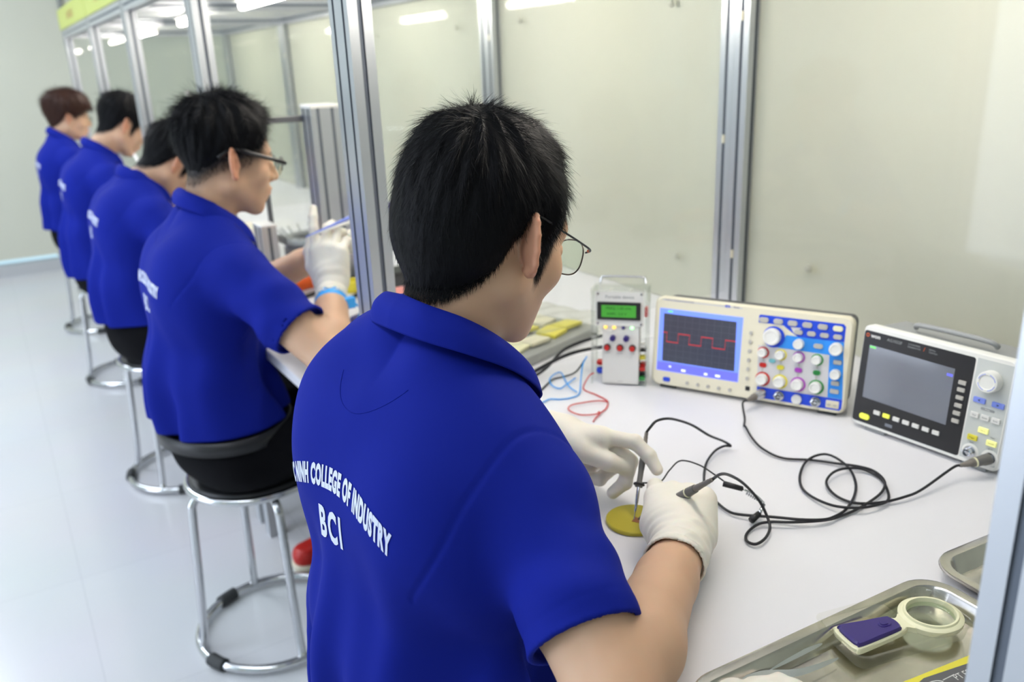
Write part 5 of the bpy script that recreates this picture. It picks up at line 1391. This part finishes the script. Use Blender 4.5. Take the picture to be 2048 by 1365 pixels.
        th = -0.002 + (th + 0.002) * tp_ ** 0.75
        a = np.arctan2(Q[:, 1], Q[:, 0] + 0.06)
        r = np.linalg.norm(Q - V3(-0.06, 0, 0.1), axis=1)
        cl = 0.0013 * np.sin(a * 17 + 60 * r + ph[6]) + 0.0010 * np.sin(a * 31 - 40 * r + ph[7]) + 0.0016 * np.sin(Q[:, 0] * 70 + ph[8]) * np.sin(Q[:, 1] * 80 + ph[9])
        d = core - th - cl * (0.35 + up) * S.get('clump', 1.0)
        for (c, r_, k_) in S.get('tufts', ()):
            d = smin(d, s_ell(Q, c, r_), k_)
        return smax(d, hl * 0.9, 0.002)
    V4, F4 = sdf_surface(hairf, O - 0.16, O + 0.17, max(0.0028, S['res']), B=8)
    hmat = MT[S.get('hmat', 'hair')]
    V4q = V4
    # strands grown from the cap: flow leaves the whorl at the crown
    N = S['strands']
    pv = [V4 - off]; pf = [F4]
    if N:
        Vt = V4[F4]; cen = Vt.mean(1)
        ar = np.linalg.norm(np.cross(Vt[:, 2] - Vt[:, 0], Vt[:, 3] - Vt[:, 1]), axis=1)
        nrm = normals_of(hairf, cen, 0.002)
        Qc = (cen - O) @ Rh
        out = body_core(cen, False)
        ok = out > -0.0010
        pr = ar * ok; pr = pr / pr.sum()
        pick = rng.choice(len(cen), N, p=pr)
        u1 = rng.rand(N, 1); u2 = rng.rand(N, 1)
        q = Vt[pick]; base_ = (q[:, 0] * (1 - u1) + q[:, 1] * u1) * (1 - u2) + (q[:, 3] * (1 - u1) + q[:, 2] * u1) * u2
        nn = nrm[pick]; Qb = (base_ - O) @ Rh
        whorl = V3(*S.get('whorl', (-0.062, -0.012, 0.105)))
        fl = (Qb - whorl)
        fl[:, 1] *= 0.7
        fl = fl + V3(0.02, 0, -0.035) * np.clip(1 - np.clip((Qb[:, 2:3]) / 0.09, 0, 1), 0, 1)
        sw = S.get('sweep', (0, 0, 0)); topm = np.clip((Qb[:, 2:3] - 0.04) / 0.05, 0, 1)
        fl = fl / np.maximum(np.linalg.norm(fl, axis=1, keepdims=True), 1e-5) + V3(*sw) * topm
        fl = fl @ Rh.T
        t = fl - nn * (fl * nn).sum(1, keepdims=True); t = t / np.maximum(np.linalg.norm(t, axis=1, keepdims=True), 1e-5)
        t = t + rng.randn(N, 3).astype(F32) * 0.20
        upq = np.clip((Qb[:, 2] + 0.01) / 0.10, 0, 1)
        Ls = (0.010 + 0.017 * upq) * (0.7 + 0.6 * rng.rand(N)) * S.get('slen', 1.0)
        lift = (0.16 + 0.26 * rng.rand(N)) * S.get('lift', 1.0) * (1 + 1.3 * (1 - upq))
        wd = 0.00032 * (0.7 + 0.6 * rng.rand(N)) * S.get('swid', 1.0)
        side = np.cross(nn, t); side = side / np.maximum(np.linalg.norm(side, axis=1, keepdims=True), 1e-5)
        curlv = rng.randn(N, 1) * 0.25
        seg = 4; rings = []
        for k in range(seg + 1):
            s = k / seg
            p = base_ - nn * 0.001 + (t * s + nn * (lift[:, None] * (s - 0.45 * s * s)) + side * curlv * s * s * 0.4) * Ls[:, None] - V3(0, 0, 1) * (Ls * 0.16 * s * s)[:, None]
            wk = (wd * (1 - 0.8 * s ** 2))[:, None]
            rings += [p - side * wk, p + side * wk]
        sv = np.stack(rings, 1).reshape(-1, 3) - off
        b = (np.arange(N) * (2 * (seg + 1)))[:, None]
        fq = np.concatenate([b + np.array([2 * k, 2 * k + 1, 2 * k + 3, 2 * k + 2]) for k in range(seg)], 0)
        pv.append(sv.astype(F32)); pf.append(fq + len(V4))
    if N and S['res'] < 0.004:      # short wisps on the skin below the hair line
        Vb_ = V_body; Qf = (Vb_[F_body].mean(1) - O) @ Rh
        hh = hairline(Qf); Af = Qf.copy(); Af[:, 1] = np.abs(Af[:, 1])
        ww = ((hh > -0.012) & (hh < S.get('wisp', 0.009)) & (Qf[:, 0] < 0.03) & (ear_sdf(Af) > 0.002) & (Qf[:, 2] > -0.10)).astype(float)
        n2 = N // 5; pk2 = rng.choice(len(Qf), n2, p=ww / ww.sum()); p0 = Vb_[F_body].mean(1)[pk2] + rng.randn(n2, 3) * 0.0012
        n3 = normals_of(lambda P: body_core(P, False), p0.astype(F32), 0.002)
        dn = (V3(0.15, 0, -1) @ Rh.T)[None] + rng.randn(n2, 3) * 0.22; dn = dn - n3 * (dn * n3).sum(1, keepdims=True); dn /= np.linalg.norm(dn, axis=1, keepdims=True)
        sd2 = np.cross(n3, dn); L2 = (0.004 + 0.006 * rng.rand(n2))[:, None]; rg = []
        for k in range(4):
            s = k / 3; p = p0 + dn * L2 * s + n3 * (0.0006 + 0.0012 * s); wk = 0.00022 * (1 - 0.7 * s); rg += [p - sd2 * wk, p + sd2 * wk]
        off2 = sum(len(a) for a in pv); b = (np.arange(n2) * 8)[:, None] + off2
        pv.append((np.stack(rg, 1).reshape(-1, 3) - off).astype(F32)); pf.append(np.concatenate([b + np.array([2 * k, 2 * k + 1, 2 * k + 3, 2 * k + 2]) for k in range(3)], 0))
    mesh_np('hair', np.concatenate(pv), np.concatenate(pf), hmat, root)
    return root, O, Rh

def glasses(S, label, style):
    """spectacles on a face, built in head space: forward, left, up"""
    Rh = Matrix([list(map(float, r)) for r in rot_head(S['yaw'], S['pitch'], S.get('roll', 0))])
    o = empty('eyeglasses', (S['head'][0], S['head'][1] + S['Y'], S['head'][2]), label, 'glasses', rot=Rh)
    thin = style == 'thin'
    mm = MT['gunmetal'] if thin else MT['black']
    r = 0.0009 if thin else 0.0019
    dz = S.get('gdz', 0.0)
    front = 0.110
    for s in (-1, 1):
        def rim(t, k=1.0):
            a = 2 * PI * t; cx, sx = math.cos(a), math.sin(a)
            y = s * 0.033 + 0.0255 * k * math.copysign(abs(cx) ** 0.8, cx); z = 0.004 + dz + 0.0205 * k * math.copysign(abs(sx) ** 0.8, sx)
            return (front - 0.010 * abs(y / 0.06) ** 2 + 0.0, y, z)
        if style == 'halfrim':
            pts = [rim(t / 40) for t in range(-2, 23)]
        else:
            pts = [rim(t / 40) for t in range(40)]
        MB().tube(pts, r * (0.7 if style == 'halfrim' else 1), 8, closed=style != 'halfrim').build('rim', mm, o, True)
        n = 32
        vs = [rim(k / n, 0.98) for k in range(n)] + [(p[0] - 0.0012, p[1], p[2]) for p in [rim(k / n, 0.98) for k in range(n)]]
        fs = [tuple(range(n)), tuple(reversed(range(n, 2 * n)))] + [(k, k + n, (k + 1) % n + n, (k + 1) % n) for k in range(n)]
        link_mesh('lens', vs, fs, MT['lens'], o)
        hx = front - 0.012; hy = s * 0.066
        path = spline([(hx + 0.008, s * 0.057, 0.012 + dz), (hx, hy + s * 0.003, 0.015 + dz), (hx - 0.03, s * 0.0755, 0.019 + dz * 0.6), (0.030, s * 0.0790, 0.024 + dz * 0.3), (-0.003, s * 0.0775, 0.030), (-0.022, s * 0.0760, 0.024), (-0.040, s * 0.0735, 0.008)], 6)
        tm = MB().tube(path, (0.0012 if thin else 0.0044), 8).build('temple', MT['black'], o, True)
        if thin: MB().ball((hx + 0.004, s * 0.064, 0.014 + dz), 0.0022, 8).build('hinge', MT['rosegold'], tm, True)
    MB().tube(spline([(front, -0.009, 0.010 + dz), (front + 0.003, 0, 0.013 + dz), (front, 0.009, 0.010 + dz)], 6), r, 8).build('bridge', mm, o, True)
    return o
MT['gunmetal'] = mat('gunmetal_wire', (0.10, 0.09, 0.08), 0.3, 0.8)
MT['rosegold'] = mat('rose_gold', (0.65, 0.34, 0.25), 0.25, 1.0)
HL_SHORT = ((-0.13, -0.085, -0.065, -0.040, -0.020, 0.004, 0.014, 0.020, 0.030, 0.040, 0.060, 0.12), (-0.082, -0.078, -0.066, -0.036, 0.020, 0.030, 0.016, -0.022, -0.024, 0.016, 0.062, 0.072))
HL_FADE = ((-0.13, -0.07, -0.03, 0.02, 0.045, 0.056, 0.065, 0.12), (-0.048, -0.034, 0.002, 0.020, 0.026, 0.046, 0.066, 0.078))
CURL_PEN = ((30, 36, 20), (40, 46, 26), (50, 54, 34), (56, 58, 36))
THUMB_PEN = ((0.012, 0.016, -0.012), (0.040, 0.032, -0.032), (0.068, 0.030, -0.048), (0.090, 0.022, -0.058))
CURL_SOFT = ((28, 35, 20), (35, 42, 25), (42, 48, 28), (48, 50, 30))
CURL_PINCH = ((6, 34, 16), (40, 60, 35), (62, 72, 45), (70, 75, 45))
THUMB_LONG = ((0.015, 0.022, -0.012), (0.056, 0.040, -0.024), (0.094, 0.036, -0.034), (0.121, 0.020, -0.040))
P1 = dict(Y=0.78, stub=0.95, tilt=0.22, ty=0.006, arc=2.9, fade=0.025, turn=8, slen=0.75, lift=0.42, clump=0.8, tufts=(((-0.060, 0.016, 0.090), (0.030, 0.038, 0.026), 0.02), ((-0.045, 0.0, -0.006), (0.060, 0.068, 0.056), 0.03), ((0.0, -0.01, 0.105), (0.060, 0.045, 0.022), 0.02),), shz=0.936, shw=0.148, shx=0.384, taper=0.028, seed=3, yaw=13, pitch=22, head=(0.448, 0.008, 1.158), res=0.0028, gres=0.0022,
    label='student closest to the camera in a blue polo, probing a yellow disc',
    hairline=HL_SHORT, hair_t=(0.010, 0.011, -0.010), strands=30000, swid=0.7, hem=0.47,
    R=dict(cuffr=0.057, shr=0.055, elbow=(0.378, -0.303, 0.800), wrist=(0.602, -0.153, 0.801), side=1, hfwd=(0.60, 0.70, 0.22), hnrm=(-0.4, -0.3, 0.86), curl=CURL_PEN, thumb=THUMB_PEN, cuff=0.045, sleeve=0.70),
    L=dict(elbow=(0.400, 0.300, 0.810), wrist=(0.590, 0.123, 0.843), side=-1, hfwd=(0.8, -0.6, -0.1), hnrm=(0.1, 0.5, 0.85), curl=CURL_PINCH, thumb=THUMB_LONG, cuff=0.045))
P2 = dict(Y=1.87, seed=5, yaw=3, pitch=12, head=(0.440, 0.0, 1.160), res=0.0036, gres=0.0035,
    label='student with swept black quiff and glasses, gloved hand raised beside a blue wrist strap',
    hairline=HL_FADE, lift=0.35, taper=0.05, fpow=1.3, sweep=(-0.6, 0, 0.2), hair_t=(0.006, 0.018, 0.004), strands=9000, fade=0.055, stub=0.97, wisp=0.02, hem=0.604, blouse=0.64, waist=0.60, belt=0.586,
    R=dict(elbow=(0.500, -0.36, 0.795), wrist=(0.585, -0.16, 0.89), side=1, hfwd=(0.1, 0.15, 0.95), hnrm=(-0.65, -0.75, 0.1), curl=((6, 12, 8), (34, 42, 25), (42, 48, 28), (48, 50, 30)), thumb=THUMB_REST),
    L=dict(elbow=(0.490, 0.25, 0.80), wrist=(0.66, 0.05, 0.93), side=-1, hfwd=(0.6, -0.5, 0.4), hnrm=(-0.3, 0.3, 0.8), curl=CURL_SOFT, thumb=THUMB_REST))
P3 = dict(Y=2.90, seed=7, yaw=6, pitch=45, head=(0.510, 0.0, 1.07), res=0.0055, gres=0.006, lean=0.02, drop=0.03,
    label='student bent lowest over the bench, third in the row of blue polos',
    hairline=HL_SHORT, hair_t=(0.007, 0.014, 0.002), strands=3500, fade=0.012, hem=0.60, blouse=0.65, waist=0.61, swid=1.6,
    R=dict(elbow=(0.47, -0.26, 0.80), wrist=(0.67, -0.10, 0.82), side=1, hfwd=(0.7, 0.5, 0.1), hnrm=(0, 0, 1), curl=CURL_SOFT, thumb=THUMB_REST),
    L=dict(elbow=(0.47, 0.26, 0.80), wrist=(0.67, 0.10, 0.82), side=-1, hfwd=(0.7, -0.5, 0.1), hnrm=(0, 0, 1), curl=CURL_SOFT, thumb=THUMB_REST))
P4 = dict(Y=3.93, seed=9, yaw=8, pitch=33, head=(0.520, 0.0, 1.145), res=0.0065, gres=0.007, lean=0.03, drop=0.0,
    label='student looking down behind an aluminium post, fourth of the row in a blue polo shirt',
    hairline=HL_SHORT, hair_t=(0.007, 0.016, 0.003), strands=3000, fade=0.012, hem=0.55, swid=2.0,
    R=dict(elbow=(0.48, -0.26, 0.80), wrist=(0.68, -0.10, 0.82), side=1, hfwd=(0.7, 0.5, 0.1), hnrm=(0, 0, 1), curl=CURL_SOFT, thumb=THUMB_REST),
    L=dict(elbow=(0.48, 0.26, 0.80), wrist=(0.68, 0.10, 0.82), side=-1, hfwd=(0.7, -0.5, 0.1), hnrm=(0, 0, 1), curl=CURL_SOFT, thumb=THUMB_REST))
P5 = dict(Y=5.00, seed=11, yaw=4, pitch=12, head=(0.412, 0.0, 1.150), res=0.0075, gres=0.008, lean=-0.02, drop=0.0, slim=0.94,
    label='student with reddish brown hair and thin glasses at the far end of the row',
    hairline=((-0.13, -0.07, -0.040, -0.020, 0.004, 0.014, 0.03, 0.05, 0.075, 0.12), (-0.06, -0.055, -0.025, 0.015, 0.022, 0.005, 0.005, 0.025, 0.045, 0.050)), hair_t=(0.012, 0.022, 0.010), strands=3000, fade=0.010, hem=0.60, waist=0.61, hmat='hairbrown', swid=2.4,
    R=dict(elbow=(0.45, -0.24, 0.80), wrist=(0.64, -0.08, 0.82), side=1, hfwd=(0.7, 0.5, 0.1), hnrm=(0, 0, 1), curl=CURL_SOFT, thumb=THUMB_REST),
    L=dict(elbow=(0.45, 0.24, 0.80), wrist=(0.64, 0.08, 0.82), side=-1, hfwd=(0.7, -0.5, 0.1), hnrm=(0, 0, 1), curl=CURL_SOFT, thumb=THUMB_REST))
for S_ in (P1, P2, P3, P4, P5): person(S_)
glasses(P1, 'thin metal-rimmed glasses with black arms worn by the student closest to the camera', 'thin')
glasses(P2, 'black glasses with thick arms worn by the student with the swept quiff', 'halfrim')
glasses(P5, 'thin-rimmed glasses worn by the brown-haired student at the far end', 'thin')

# ------------------------------------------------------------------ the strap sits on the second student's raised wrist
wa = Vector((P2['R']['elbow'][0], P2['R']['elbow'][1] + P2['Y'], P2['R']['elbow'][2])); wb = Vector((P2['R']['wrist'][0], P2['R']['wrist'][1] + P2['Y'], P2['R']['wrist'][2]))
dr = (wb - wa).normalized(); cs = wb - dr * 0.052
ws.location = cs
Fw = frame((0, 0, 0), dr)
m_ = MB(); m_.lathe([(0.0325, -0.011), (0.0350, -0.011), (0.0340, 0.011), (0.0315, 0.011), (0.0325, -0.011)], 36, Fw, False); m_.build('band', MT['brightblue'], ws, auto=True)
sd_ = (Fw.to_3x3() @ Vector((0, 0, 0))); cl_ = Vector((0.022, -0.026, 0.0))
m_ = MB(); m_.box(tuple(cl_), (0.040, 0.018, 0.024)); m_.build('clasp', MT['brightblue'], ws, bevel=0.003)
P_ = spline([tuple(cl_ + Vector((0.015, 0, 0))), (0.055, -0.02, -0.02), (0.06, 0.01, -0.06), (0.075, -0.03, -0.095), (0.06, -0.08, -0.112), (0.02, -0.14, -0.113), (-0.04, -0.16, -0.113), (-0.118, -0.17, -0.108), (-0.135, -0.17, -0.14), (-0.14, -0.17, -0.22)], 8)
m_ = MB(); m_.tube(P_, 0.0022, 8); m_.build('cord', MT['brightblue'], ws, True)

ht = empty('tweezers', (0.548, 1.730, 1.003), 'pale tweezers held in the raised glove of the quiffed student', 'tweezers')
m_ = MB(); m_.tube([(0, 0, 0), (0.108, 0.01, 0.027)], 0.003, 8, rs=[0.0012, 0.0045]); m_.build('arm', MT['lilac'], ht, True)
m_ = MB(); m_.tube([(0.001, 0, -0.001), (0.108, 0.004, 0.019)], 0.003, 8, rs=[0.0012, 0.0045]); m_.build('arm', MT['offwhite'], ht, True)
